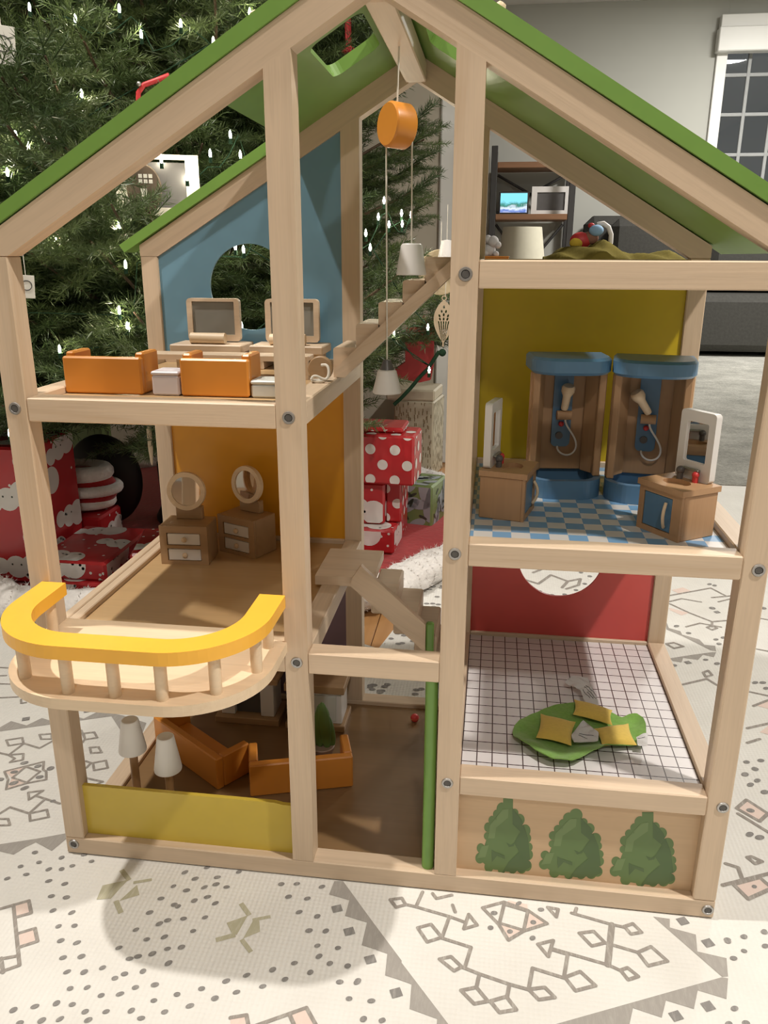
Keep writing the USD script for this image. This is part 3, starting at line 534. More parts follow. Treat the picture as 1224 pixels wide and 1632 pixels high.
# ------------------------------------------------------------------ office
def office_chair(loc, label, w):
    c = thing('toy_chair', label, 'toy chair', loc, 0, 'orange toy armchairs')
    obj('backrest', bar(0, w, 0, 0.0085, 0.0005, 0.0385, 0.0018), CHAIRO, c)
    for x in (0.0, w-0.0095):
        obj('armrest', bar(x, x+0.0095, 0.0086, 0.046, 0.0005, 0.0425, 0.0018), CHAIRO, c)
    obj('seat', bar(0.0097, w-0.0097, 0.0087, 0.044, 0.008, 0.02, 0.0015), CHAIRO, c)
    return c
office_chair((0.0236, 0.073, 0.5236), 'left orange toy armchair with its back turned in the top left room', 0.0850)
office_chair((0.1500, 0.073, 0.5236), 'right orange toy armchair between two pale blocks in the top left room', 0.0720)
for n, (a, b, y, zt_, m, lab) in enumerate(((0.1185, 0.148, 0.074, 0.5485, LILAC, 'small pale lilac toy block stool between the two orange armchairs'), (0.2235, 0.2585, 0.074, 0.5415, GREYP, 'small pale grey toy block stool right of the orange armchairs'))):
    b_ = thing('toy_stool', lab, 'toy stool', (a, y, 0.5236))
    obj('stool_body', bar(0, b-a, 0, 0.032, 0, zt_-0.5236-0.004, 0.002), m, b_); obj('stool_top', bar(-0.0004, b-a+0.0004, -0.0004, 0.0324, zt_-0.5236-0.004, zt_-0.5236, 0.0016), m, b_)
bench = thing('toy_bench', 'long low wooden toy bench with an arched opening behind the orange armchairs', 'toy bench', (0.045, 0.205, 0.5236))
arch = shapely.box(0, 0, 0.2075, 0.0265).difference(rrect(0.015, -0.02, 0.19, 0.0205, 0.008))
obj('arched_front', prism_y(arch, 0, 0.008), PX, bench); obj('bench_top', bar(0, 0.2075, 0.0081, 0.035, 0.0205, 0.0265, 0.001), PX, bench)
def computer(loc, label):
    d = thing('toy_computer_desk', label, 'toy desk', loc, 0, 'wooden toy computer desks')
    obj('desk_top', bar(0, 0.0945, 0, 0.056, 0.0195, 0.0300, 0.0012), PX, d)
    for x in (0.006, 0.0775): obj('leg_panel', bar(x, x+0.011, 0.004, 0.052, 0, 0.0194, 0.001), PX, d)
    fr = rrect(0.0125, 0.0315, 0.083, 0.0855, 0.005)
    s = obj('monitor_frame', prism_y(fr.difference(rrect(0.0195, 0.0395, 0.076, 0.0815, 0.001)), 0.036, 0.044), PX, d)
    obj('screen', prism_y(shapely.box(0.0193, 0.0393, 0.0762, 0.0817), 0.0385, 0.0435), SCREENG, s, label='grey screen')
    obj('keyboard_roll', tube([(0.0245, 0.014, 0.0370), (0.070, 0.014, 0.0370)], 0.0070, 20), PALE, d, 40)
    return d
cd = computer((0.0555, 0.281, 0.5236), 'left wooden toy computer desk with a grey screen against the blue wall')
dup(cd, (0.1600, 0.281, 0.5236), 0, 'right wooden toy computer desk with a grey screen half hidden by the middle post')
wh = thing('toy_rope_reel', 'round wooden toy disc with a white rope loop on the top left rail', 'toy', (0.2800, 0.150, 0.5312))
obj('disc', rot(lathe([(0, -0.004), (0.0125, -0.004), (0.0135, -0.003), (0.0135, 0.003), (0.0125, 0.004), (0, 0.004)], 32), 90, (1, 0, 0.0)).apply_translation((0, 0, 0.0135)), KRAFT, wh, 40)
t = np.linspace(0, 1, 40)
obj('rope', tube(np.stack([0.002+0.009*np.sin(t*4.5), -0.006-0.012*t, 0.018-0.0165*t**0.8+0.004*np.sin(t*9)], 1), 0.0016, 8), CORD, wh, True)
obj('rope', tube(np.stack([0.006*np.cos(t*6.28)-0.001, -0.012+0.004*np.sin(t*6.28), np.full(40, 0.0019)], 1), 0.0016, 8, True), CORD, wh, True)

# ------------------------------------------------------------------ bedroom dressers
def dresser(loc, rz, label):
    d = thing('toy_dresser', label, 'toy dresser', loc, rz, 'toy dressers with round mirrors')
    w, dp, h = 0.064, 0.046, 0.0535
    body = shapely.box(0, 0, w, h).difference(shapely.box(0.0095, 0.0055, w-0.0095, 0.0225)).difference(shapely.box(0.0095, 0.0270, w-0.0095, 0.0440))
    obj('body', [prism_y(body, 0, 0.004), bar(0, w, 0.004, dp, 0, h, 0.001)], KRAFT, d)
    for z0, z1 in ((0.0060, 0.0215), (0.0275, 0.0430)):
        dr = obj('drawer', bar(0.0103, w-0.0103, 0.0008, 0.0045, z0, z1, 0.0006), WHITEP, d)
        obj('knob', ball((w/2+0.001, -0.0012, (z0+z1)/2), 0.0036, (1, 0.8, 1)), PALE, dr, True)
    obj('mirror_stand', bar(0.014, w-0.014, dp-0.016, dp-0.007, h, h+0.018, 0.001), KRAFT, d)
    c = (0.031, dp-0.0165, h+0.0395)
    ring = rot(lathe([(0.0195, -0.004), (0.0255, -0.003), (0.0262, 0.0), (0.0255, 0.004), (0.0195, 0.004), (0.0195, -0.004)], 40), 90, (1, 0, 0)); ring = rot(ring, -5, (1, 0, 0)); ring.apply_translation(c)
    obj('mirror_ring', ring, PALE, d, 40)
    gl = rot(lathe([(0, 0.001), (0.0205, 0.001), (0.0205, 0.0025), (0, 0.0025)], 40), 90, (1, 0, 0)); gl = rot(gl, -5, (1, 0, 0)); gl.apply_translation(c)
    obj('mirror_glass', gl, MIRROR, d, label='round mirror glass')
    return d
d1 = dresser((0.0424, 0.231, 0.2721), 3, 'left tan toy dresser with two white drawers and a round mirror in the bedroom')
dup(d1, (0.1015, 0.2905, 0.2721), -24, 'right tan toy dresser turned sideways with a round mirror against the orange wall')

# ------------------------------------------------------------------ living room
def floor_lamp(px, y, label, pz0, pz1):
    p = Yp(px, 1170, y); s0, s1 = Yp(px, pz1, y)[2], Yp(px, pz0, y)[2]
    l = thing('toy_floor_lamp', label, 'toy lamp', (p[0], y, 0.0156), 0, 'toy floor lamps')
    obj('base', lathe([(0, 0), (0.013, 0), (0.0132, 0.003), (0.0125, 0.0045), (0, 0.0045)], 28), KRAFT, l, 40)
    obj('pole', cyl((0, 0, 0.0045), (0, 0, s0-0.0156+0.012), 0.0048, 16), BATHW, l, 40)
    b, t_ = s0-0.0156, s1-0.0156
    obj('lampshade', lathe([(0, b+0.006), (0.0145, b), (0.0158, b+0.0008), (0.0160, b+0.003), (0.0098, t_-0.001), (0.0088, t_), (0, t_-0.002)], 32), WHITEL, l, 40)
floor_lamp(209, 0.052, 'left white shaded toy floor lamp behind the yellow panel', 1147, 1196)
floor_lamp(263, 0.045, 'right white shaded toy floor lamp behind the yellow panel', 1173, 1226)
def sofa(p0, p1, label, h=0.045, arm=0.052, arm2=None):
    v = np.array(p1)-np.array(p0); L = float(np.hypot(*v)); a = math.degrees(math.atan2(v[1], v[0]))
    s = thing('toy_sofa', label, 'toy sofa', (p0[0], p0[1], 0.0156), a, 'orange toy sofas')
    t_ = 0.011
    obj('backrest', bar(0, L, 0, t_, 0, h, 0.0016), CHAIRO, s)
    for x, ln in ((0, arm), (L-t_, arm2 or arm)): obj('armrest', bar(x, x+t_, t_+0.0001, ln, 0, h, 0.0016), CHAIRO, s)
    obj('seat', bar(t_+0.0002, L-t_-0.0002, t_+0.0002, arm-0.004, 0.003, 0.020, 0.0016), CHAIRO, s)
sofa((0.0255, 0.198), (0.1440, 0.113), 'left orange toy sofa seen from behind beside the white lamps')
sofa((0.1885, 0.1060), (0.3124, 0.1440), 'right orange toy sofa behind the middle post')
fpz = thing('toy_fireplace', 'white toy fireplace with a dark opening on a wooden base, under the balcony', 'toy fireplace', (0.0885, 0.264, 0.0156))
obj('base', bar(0, 0.0945, 0, 0.055, 0, 0.0105, 0.001), KRAFT, fpz)
for x in (0.008, 0.0665): obj('column', bar(x, x+0.02, 0.008, 0.05, 0.0106, 0.066, 0.001), WHITEP, fpz)
obj('fire_opening', bar(0.0281, 0.0664, 0.016, 0.05, 0.0106, 0.054, 0.001), DARKG, fpz, label='dark grey fire opening')
obj('lintel', bar(0.0281, 0.0664, 0.008, 0.05, 0.0541, 0.066, 0.001), WHITEP, fpz)
obj('mantel', bar(0.0, 0.0945, 0.0, 0.055, 0.0661, 0.075, 0.001), KRAFT, fpz)
cab = thing('toy_sideboard', 'white toy sideboard with wooden top and base behind the cactus', 'toy cabinet', (0.1935, 0.262, 0.0156))
obj('base', bar(0, 0.086, 0, 0.058, 0, 0.010, 0.001), KRAFT, cab)
obj('body', bar(0.005, 0.081, 0.006, 0.052, 0.0101, 0.060, 0.001), WHITEP, cab)
obj('door', bar(0.010, 0.074, 0.0035, 0.0060, 0.015, 0.055, 0.0006), GREYP, cab)
obj('top', bar(0, 0.086, 0, 0.058, 0.0601, 0.072, 0.001), KRAFT, cab)
cac = thing('toy_cactus', 'green toy plant of upright leaves in a grey pot behind the orange sofa', 'toy plant', (0.2600, 0.205, 0.0156))
obj('pot', lathe([(0, 0), (0.012, 0), (0.0165, 0.016), (0.0155, 0.017), (0, 0.014)], 24), paint('pot_grey', (0.30, 0.22, 0.17), 0.5), cac, 40)
LEAFG = paint('leaf_green', (0.10, 0.19, 0.045), 0.45, 0.1)
for k, (dx, dy, h, tilt) in enumerate(((-0.004, 0, 0.068, 2), (-0.012, 0.002, 0.060, 12), (0.007, -0.002, 0.072, -5), (0.0, 0.006, 0.060, 3), (0.013, 0.003, 0.056, -11))):
    lf = ball((0, 0, 0), 1.0, (0.0085, 0.0050, h/2), 2); lf.apply_translation((0, 0, h/2+0.012)); lf = rot(lf, tilt, (0, 1, 0), (0, 0, 0.012)); lf.apply_translation((dx, dy, 0)); obj('leaf', lf, LEAFG, cac, True)
bb = thing('toy_ball', 'small orange red ball at the back of the ground floor', 'ball', Zp(661, 1150, 0.0155))
obj('shell', mov(ball((0, 0, 0), 0.0062, sub=3), 0, 0, 0.0062), REDK, bb, True)
obj('seam', tube([(0.00625*math.cos(a), 0.00625*math.sin(a), 0.0062) for a in np.linspace(0, 6.283, 30)[:-1]], 0.0003, 5, True), CHAIRO, bb, True)

# ------------------------------------------------------------------ bathroom
FZ = 0.3971
def shower(loc, rz, label, tilt):
    s = thing('toy_shower', label, 'toy shower', loc, rz, 'toy shower cabins')
    w, dp, h = 0.086, 0.070, 0.1405
    dsh = shapely.box(-w/2, 0.0, w/2, dp).buffer(-0.03).buffer(0.03, resolution=10).union(shapely.box(-w/2, dp-0.03, w/2, dp))
    obj('shower_tray', [slab(dsh.difference(dsh.buffer(-0.008)), 0.006, 0.0215), slab(dsh, 0, 0.006)], BLUEP, s, label='blue shower tray')
    obj('back_panel', bar(-w/2+0.012, w/2-0.012, dp-0.014, dp-0.006, 0.0216, h, 0.001), BATHW, s)
    for sx in (-1, 1):
        obj('side_panel', mov(rot(bar(-0.013, 0.013, -0.004, 0.004, 0.0216, h, 0.001), sx*-58, (0, 0, 1)), sx*(w/2-0.0095), dp-0.026, 0), BATHW, s)
        obj('corner_post', bar(sx*(w/2-0.006)-0.004, sx*(w/2-0.006)+0.004, dp-0.046, dp-0.037, 0.0216, h, 0.001), BATHW, s)
    obj('canopy', soft(dsh.buffer(0.0015), 0.0185, 0.003, h), BLUEP, s, 40, label='blue rounded shower roof')
    st_ = rrect(-0.0125, 0.050, 0.0095, h-0.001, 0.006)
    pn = obj('shower_column', prism_y(st_, dp-0.0175, dp-0.0142), BLUEP, s)
    ky = dp-0.0195
    obj('holder', rot(cyl((-0.009, ky-0.006, 0), (0.0075, ky-0.006, 0), 0.0055, 16), 0, (0, 0, 1)).apply_translation((0, 0, 0.089)), BATHW, s, 40)
    hd = lathe([(0, 0), (0.0036, 0), (0.0042, 0.002), (0.0047, 0.017), (0.0075, 0.023), (0.0077, 0.028), (0.006, 0.0305), (0, 0.031)], 20)
    hd = rot(hd, tilt, (0, 1, 0)); hd = rot(hd, 18, (1, 0, 0)); hd.apply_translation((-0.001, ky-0.007, 0.096))
    obj('shower_head', hd, PALE, s, 40)
    obj('red_knob', ball((-0.002, ky, 0.0775), 0.0032, (1, 0.8, 1)), REDK, s, True, label='red knob')
    obj('dark_knob', rot(lathe([(0, 0), (0.0042, 0), (0.0042, 0.003), (0, 0.003)], 16), 90, (1, 0, 0)).apply_translation((-0.0035, ky+0.003, 0.0635)), DARKG, s, 40, label='dark knob')
    q = np.array([(0.001, ky-0.007, 0.085), (0.004, ky-0.007, 0.076), (0.011, ky-0.006, 0.066), (0.016, ky-0.005, 0.055), (0.014, ky-0.004, 0.045), (0.006, ky-0.003, 0.041), (-0.002, ky-0.001, 0.044), (-0.005, ky+0.001, 0.051)])
    tt = np.linspace(0, len(q)-1, 40)
    from scipy.interpolate import CubicSpline
    obj('hose', tube(CubicSpline(np.arange(len(q)), q)(tt), 0.0012, 8), WHITEP, s, True, label='white hose')
    return s
shower((0.5555, 0.1850, FZ), 6, 'left wooden toy shower cabin with blue tray and upright shower head', 3)
shower((0.6370, 0.1740, FZ), -9, 'right wooden toy shower cabin with blue tray and tilted shower head', -32)
def vanity(loc, rz, label):
    # front (door) faces local -y, mirror board along the back
    v = thing('toy_vanity', label, 'toy washstand', loc, rz, 'toy washstands with white mirror boards')
    w, dp, h = 0.056, 0.048, 0.052
    body = [bar(0, w, 0.003, dp, 0, h-0.006, 0.0008)]
    fr = shapely.box(0, 0, w, h-0.006).difference(shapely.box(0.0065, 0.0055, w-0.0115, h-0.011)); body.append(prism_y(fr, 0, 0.0031))
    obj('body', body, BATHW, v)
    tp = shapely.box(-0.002, -0.002, w+0.002, dp+0.001).difference(affinity.scale(Point(w/2, dp*0.42).buffer(1, resolution=12), 0.015, 0.011))
    obj('counter', [slab(tp, h-0.0059, h), slab(affinity.scale(Point(w/2, dp*0.42).buffer(1, resolution=12), 0.0152, 0.0112), h-0.006, h-0.0045)], BATHW, v)
    dr = obj('door', bar(0.0070, w-0.012, 0.0006, 0.0032, 0.006, h-0.0115, 0.0005), BLUEP, v, label='blue door')
    ph = np.linspace(-1, 1, 16)
    obj('handle', tube(np.stack([np.full(16, w-0.0185)+0.002*(1-ph**2), -0.0012-0.0045*(1-ph**2), 0.023+0.0125*ph], 1), 0.0017, 8), PALE, dr, True)
    fr2 = rrect(0.006, h, w-0.006, h+0.069, 0.004).difference(rrect(0.014, h+0.018, w-0.014, h+0.058, 0.002))
    mb = obj('mirror_board', prism_y(fr2, dp-0.0085, dp-0.001), WHITEP, v)
    obj('mirror_glass', prism_y(shapely.box(0.0135, h+0.0175, w-0.0135, h+0.0585), dp-0.006, dp-0.0035), MIRROR, mb)
    obj('ledge', bar(0.017, w-0.017, dp-0.013, dp-0.0086, h+0.010, h+0.0125, 0.001), STEEL, mb)
    obj('tap', [cyl((w/2-0.009, dp-0.015, h), (w/2-0.009, dp-0.015, h+0.008), 0.0032, 12), ball((w/2-0.009, dp-0.015, h+0.009), 0.0042)], DARKG, v, 40, label='dark grey tap')
    obj('tap', [cyl((w/2+0.009, dp-0.013, h), (w/2+0.009, dp-0.013, h+0.007), 0.003, 12), ball((w/2+0.009, dp-0.013, h+0.0075), 0.0036)], REDK, v, 40, label='red tap')
    return v
# door corner positions on the chequered floor
va = vanity((0.5040, 0.0935, FZ), 76, 'left wooden toy washstand, seen from its side, beside the mustard wall')
vanity((0.6190, 0.0975, FZ), -56, 'right wooden toy washstand with the blue door facing left, by the outer post')

# ------------------------------------------------------------------ red room: leaf rug and cushions
LG = (3.06, 740, 1000)
def lp(pts, z): return [tuple(Zp(LG[1]+x/LG[0], LG[2]+y/LG[0], z)[:2]) for x, y in pts]
leafp = Polygon(lp([(235, 510), (245, 470), (275, 440), (370, 400), (420, 378), (480, 362), (540, 360), (600, 362), (680, 395), (720, 410), (770, 430), (800, 422), (840, 424), (870, 445), (885, 480), (886, 520), (870, 560), (858, 580), (800, 590), (690, 600), (640, 622), (600, 640), (560, 665), (520, 676), (470, 674), (430, 668), (380, 645), (340, 620), (300, 590), (260, 565), (240, 540)], 0.147)).buffer(0.004).buffer(-0.004)
c0 = np.array(leafp.centroid.coords[0])
def grid_sheet(poly, step, zf, th):
    x0, y0_, x1, y1_ = poly.bounds; nx, ny = int((x1-x0)/step)+2, int((y1_-y0_)/step)+2
    ring = np.array(poly.exterior.coords)[:-1]
    inner = [(x0+i*step, y0_+j*step) for i in range(nx) for j in range(ny)]; sh = poly.buffer(-step*0.45)
    inner = [p for p in inner if sh.contains(Point(p))]
    dense = np.array([np.array(poly.exterior.interpolate(s).coords[0]) for s in np.arange(0, poly.length, step*0.8)])
    P = np.vstack([dense, np.array(inner)]) if inner else dense
    from scipy.spatial import Delaunay
    T = [t for t in Delaunay(P).simplices if poly.buffer(1e-6).contains(Point(P[t].mean(0)))]
    z = np.array([zf(*p) for p in P]); n = len(P); m = len(dense)
    A, B, C_ = P[np.array(T)[:, 0]], P[np.array(T)[:, 1]], P[np.array(T)[:, 2]]
    fl_ = ((B[:, 0]-A[:, 0])*(C_[:, 1]-A[:, 1])-(B[:, 1]-A[:, 1])*(C_[:, 0]-A[:, 0])) < 0
    T = np.array(T); T[fl_] = T[fl_][:, ::-1]
    V = np.vstack([np.c_[P, z+th], np.c_[P, z]]); F = list(map(tuple, T)) + [tuple(x+n for x in t[::-1]) for t in T]
    for i in range(m):
        j = (i+1) % m; F += [(i, i+n, j+n), (i, j+n, j)]
    mm = trimesh.Trimesh(V, F, process=False); mm.fix_normals(); return mm
def leafz(x, y):
    e = leafp.exterior.distance(Point(x, y)); base = 0.0006
    front = max(0, (c0[1]-0.006-y)/0.03); 
    return 0.1434 + base + 0.010*min(front, 1)**1.5*max(0, 1-e/0.03) + 0.006*max(0, (x-0.635)/0.02)*max(0, 1-e/0.012)*0.6 + 0.0008*math.sin(x*240)*math.cos(y*190)
FELT = paint('felt_green', (0.185, 0.36, 0.07), 0.85, 0.10, 260, 0.1, bump=0.15, sheen=0.3)
leaf = thing('felt_leaf_mat', 'green felt leaf-shaped mat lying on the white gridded floor', 'mat')
obj('leaf_felt', grid_sheet(leafp, 0.004, leafz, 0.0012), FELT, leaf, 40)
CUSH = paint('cushion_yellow', (0.66, 0.47, 0.10), 0.75, 0.05, 300, 0.15, bump=0.1, sheen=0.2)
def cushion(name, q, z, label, tag_q, lift=0.0):
    q = [np.array(Zp(LG[1]+x/LG[0], LG[2]+y/LG[0], z)[:2]) for x, y in q]
    c = thing(name, label, 'cushion', (0, 0, 0), 0, 'yellow felt cushions on the leaf mat')
    n = 12; U, V_ = np.meshgrid(np.linspace(0, 1, n), np.linspace(0, 1, n), indexing='ij')
    P = (1-U)[..., None]*(1-V_)[..., None]*q[0] + U[..., None]*(1-V_)[..., None]*q[1] + U[..., None]*V_[..., None]*q[2] + (1-U)[..., None]*V_[..., None]*q[3]
    pinch = 1-0.10*(4*U*(1-U))*(np.abs(2*V_-1)**4) ; pinch2 = 1-0.10*(4*V_*(1-V_))*(np.abs(2*U-1)**4)
    cen = P.mean((0, 1)); P = cen + (P-cen)*(pinch*pinch2)[..., None]
    hgt = 0.0055*(np.clip(4*U*(1-U), 0, 1)**0.5)*(np.clip(4*V_*(1-V_), 0, 1)**0.5)
    zc = z + lift*V_
    V = np.vstack([np.c_[P.reshape(-1, 2), (zc+hgt).ravel()+0.0006], np.c_[P.reshape(-1, 2), (zc-hgt*0.45).ravel()]])
    F = []
    for i in range(n-1):
        for j in range(n-1):
            a, b, d, e = i*n+j, (i+1)*n+j, (i+1)*n+j+1, i*n+j+1
            F += [(a, b, d), (a, d, e), (a+n*n, d+n*n, b+n*n), (a+n*n, e+n*n, d+n*n)]
    bd = [i*n for i in range(n)] + [(n-1)*n+j for j in range(1, n)] + [i*n+n-1 for i in range(n-2, -1, -1)] + [j for j in range(n-2, 0, -1)]
    for i in range(len(bd)): a, b = bd[i], bd[(i+1) % len(bd)]; F += [(a, b, b+n*n), (a, b+n*n, a+n*n)]
    m = trimesh.Trimesh(V, F, process=False); m.fix_normals()
    obj('cushion_cover', m, CUSH, c, 50)
    tq = Polygon(lp(tag_q, z+0.002)).buffer(0)
    rs = np.random.default_rng(len(tag_q)*7+int(tag_q[0][0])); ph = rs.uniform(0, 6, 4)
    def tz(x, y): return z + 0.0012 + 0.0014*(1+math.sin(x*330+ph[0]+2*math.sin(y*150))*math.cos(y*210+ph[1])) 
    tg = obj('care_tag', grid_sheet(tq, 0.0022, tz, 0.0003), TAGM, c, False, label='crinkled white care label')
    return c, tq, tz, tg
TAGM = mat('tag_fabric', {'d': ('diffuse_bsdf', {'color': (0.80, 0.79, 0.78)}), 't': ('translucent_bsdf', {'color': (0.7, 0.69, 0.67)}), 'tr': ('transparent_bsdf', {}), 'm': ('mix_closure', {'fac': 0.3}), 'm2': ('mix_closure', {'fac': 0.05})}, [('d.BSDF', 'm.closure1'), ('t.BSDF', 'm.closure2'), ('m.closure', 'm2.closure1'), ('tr.BSDF', 'm2.closure2')], 'm2.closure')
INK = paint('ink', (0.06, 0.055, 0.055), 0.7)
zc_ = 0.1505
c1 = cushion('felt_cushion', [(372, 422), (543, 462), (522, 578), (350, 538)], zc_, 'left yellow felt cushion on the green leaf mat', [(580, 455), (655, 520), (652, 558), (535, 566), (522, 528)])
c2 = cushion('felt_cushion', [(535, 352), (722, 405), (722, 478), (530, 425)], zc_+0.001, 'rear yellow felt cushion with a crinkled white label on the green leaf mat', [(490, 270), (530, 236), (602, 250), (650, 362), (655, 376), (590, 372), (568, 312), (530, 290)])
c3 = cushion('felt_cushion', [(632, 495), (800, 470), (842, 575), (672, 580)], zc_+0.0005, 'right yellow felt cushion with a white label under it on the green leaf mat', [(838, 535), (895, 518), (892, 582), (846, 578)])
for (c, tq, tz, tg), lines in ((c2, [((585, 290), (640, 352)), ((593, 285), (645, 340)), ((578, 308), (612, 352)), ((600, 318), (628, 356))]), (c3, [((845, 545), (880, 541))]), (c1, [((560, 520), (630, 532)), ((556, 532), (600, 540))])):
    ls = []
    for a, b in lines:
        p, q = (np.array(lp([v], 0.153)[0]) for v in (a, b))
        k = [np.r_[p+(q-p)*s, tz(*(p+(q-p)*s))+0.0005] for s in np.linspace(0, 1, 8)]
        ls.append(tube(k, 0.00035, 4))
    obj('printed_text', ls, INK, tg)

# ================================================================== CHRISTMAS TREE
TX, TY = -0.30, 1.20
def RAD(z): return 0.90*(1-z/2.6)+0.03
tree = thing('christmas_tree', 'large dark green Christmas tree standing behind the dollhouse', 'tree', (TX, TY, 0))
BARK = wood('bark', (0.10, 0.065, 0.04), 'z', 0.9, 0.3)
obj('trunk', lathe([(0.0, 0.0), (0.055, 0.0), (0.045, 0.6), (0.03, 1.5), (0.006, 2.3), (0, 2.31)], 16), BARK, tree, 40)
obj('stand', lathe([(0, 0.0), (0.085, 0.0), (0.085, 0.02), (0.07, 0.05), (0.075, 0.16), (0.075, 0.16), (0.0, 0.15)], 24), paint('stand_dark', (0.03, 0.025, 0.02), 0.6), tree, 40)
NEED = mat('needles', {'oi': ('object_info', {}), 'r': ('rgb_ramp', {'ramp': [(0, (0.042, 0.074, 0.024)), (0.5, (0.072, 0.110, 0.036)), (1, (0.105, 0.145, 0.050))]}), 'd': ('principled_bsdf', {'roughness': 0.42}), 't': ('translucent_bsdf', {}), 'm': ('mix_closure', {'fac': 0.25})},
           [('oi.random', 'r.fac'), ('r.color', 'd.base_color'), ('r.color', 't.color'), ('d.BSDF', 'm.closure1'), ('t.BSDF', 'm.closure2')], 'm.closure')
def spray(seed):
    rs = np.random.default_rng(seed); V, F = [], []
    def needles(p0, d, L, n, nl):
        d = d/np.linalg.norm(d); a = np.cross(d, [0, 0, 1.0]); a /= np.linalg.norm(a); b = np.cross(a, d)
        # thin twig
        k = len(V); r = 0.0011
        for q in (p0, p0+d*L):
            for w in (a, -0.5*a+0.87*b, -0.5*a-0.87*b): V.append(q+w*r)
        for i in range(3): j = (i+1) % 3; F.extend([(k+i, k+j, k+3+j), (k+i, k+3+j, k+3+i)])
        for i in range(n):
            s = (i+rs.random())/n; th = rs.uniform(0, 2*np.pi); up = 0.35
            dr = np.cos(th)*a + np.sin(th)*b; dr = dr + np.array([0, 0, up]); dr /= np.linalg.norm(dr)
            nd = d*rs.uniform(0.45, 0.9) + dr*rs.uniform(0.6, 1.0); nd /= np.linalg.norm(nd)
            l = nl*rs.uniform(0.75, 1.15); q = p0 + d*L*s; wv = np.cross(nd, rs.normal(size=3)); wv /= np.linalg.norm(wv); wd = 0.00085
            k = len(V); V.extend([q, q+nd*l*0.45+wv*wd, q+nd*l, q+nd*l*0.45-wv*wd]); F.extend([(k, k+1, k+2), (k, k+2, k+3)])
    needles(np.zeros(3), np.array([1.0, 0, 0.05]), 0.15, 75, 0.024)
    for i in range(6):
        s = 0.02 + i*0.019; sg = 1 if i % 2 else -1; an = rs.uniform(0.6, 0.95)
        needles(np.array([s, 0, 0.05*s]), np.array([math.cos(an), sg*math.sin(an), rs.uniform(-0.15, 0.2)]), 0.085*(1-0.09*i)*rs.uniform(0.85, 1.15), int(46*(1-0.08*i)), 0.022)
    return trimesh.Trimesh(np.array(V), np.array(F), process=False)
inst = UsdGeom.PointInstancer.Define(stage, str(tree.GetPath()) + '/needle_foliage'); data(inst.GetPrim(), kind='stuff', label='dense dark green fir needles')
for k in range(3): usdkit.mesh(stage, str(inst.GetPath()) + '/spray_%d' % k, spray(11+k), NEED)
inst.CreatePrototypesRel().SetTargets([Sdf.Path(str(inst.GetPath()) + '/spray_%d' % k) for k in range(3)])
IP, IQ, IS, II = [], [], [], []
def put(p, d, s, roll):
    d = d/np.linalg.norm(d); up = np.array([0, 0, 1.0]); y = np.cross(up, d); y /= np.linalg.norm(y)+1e-9; z = np.cross(d, y)
    c, sn = math.cos(roll), math.sin(roll); y, z = c*y+sn*z, -sn*y+c*z
    m = Gf.Matrix3d(*d, *y, *z); q = m.ExtractRotation().GetQuat()
    IP.append(p); IQ.append(Gf.Quath(float(q.GetReal()), *[float(v) for v in q.GetImaginary()])); IS.append((s, s, s)); II.append(random.randrange(3))
def proj(p):
    d = np.asarray(p) - CAM; w = d @ FW; return 612 + FPX*(d @ RT)/w, 816 - FPX*(d @ UP)/w
def branch(z0, az, L, rise, dens=1.0, r0=0.008, rope=False):
    d0 = np.array([math.cos(az), math.sin(az), 0]); side = np.array([-math.sin(az), math.cos(az), 0]); p = []
    wob = random.uniform(-0.06, 0.06)
    for s in np.linspace(0, 1, 9): p.append(np.array([0, 0, z0]) + d0*L*s + side*wob*math.sin(s*2.5) + np.array([0, 0, rise*L*s - 0.10*L*math.sin(s*math.pi) + 0.06*L*s*s]))
    p = np.array(p)
    obj('branch', tube(p, np.linspace(r0, 0.002, 9), 5), BARK, tree, True)
    n = int(L/0.034*dens)
    for i in range(n):
        s = 0.22 + 0.76*(i+random.random()*0.6)/n; q = np.array([np.interp(s*8, np.arange(9), p[:, k]) for k in range(3)])
        sg = 1 if i % 2 else -1; an = random.uniform(0.5, 1.0)*sg*(0.35 if rope else 1)
        dd = d0*math.cos(an) + side*math.sin(an) + np.array([0, 0, random.uniform(-0.25, 0.35)])
        put(q, dd, random.uniform(0.8, 1.15)*(1.12-0.35*s)*(0.62 if rope else 1), random.uniform(-0.5, 0.5))
    put(p[-2], p[-1]-p[-2], 0.9, 0)
golden = 2.399963; i = 0
for k in range(250):
    z = 0.33 + (1.62-0.33)*((k+0.5)/250)**1.1
    az = k*golden + random.uniform(-0.2, 0.2)
    front = math.cos(az + math.pi/2)     # 1 towards the camera
    if front < -0.45: continue
    L = (RAD(z)-0.06)*random.uniform(0.82, 1.06); rise = random.uniform(-0.02, 0.22)
    tip = (TX + L*math.cos(az), TY + L*math.sin(az), z-0.03 + rise*L + 0.06*L); tx_, ty_ = proj(tip)
    if math.cos(az) > 0.45 and 0.55 < z < 1.0: L *= 0.80        # the right flank is thin
    if 70 < tx_ < 265 and 640 < ty_ < 860: continue              # the opening over the gifts
    if 610 < tx_ < 760 and 540 < ty_ < 800: continue             # and the one over the right pile
    branch(z-0.03, az, L, rise, 1.0)
for k in range(46):      # long low boughs towards the left front
    az = -math.pi/2 + random.uniform(-0.95, 0.25); z = random.uniform(0.40, 0.85); L = random.uniform(0.66, 0.74)*(1.05-0.12*z); rise = random.uniform(-0.05, 0.15)
    tx_, ty_ = proj((TX + L*math.cos(az), TY + L*math.sin(az), z + rise*L + 0.06*L))
    if 70 < tx_ < 265 and 610 < ty_ < 860: continue
    branch(z, az, L, rise, 1.0)
for k in range(40):
    z = 1.62 + 0.62*(k/40); branch(z, k*golden, RAD(z)*0.9, 0.3, 0.7, 0.005)
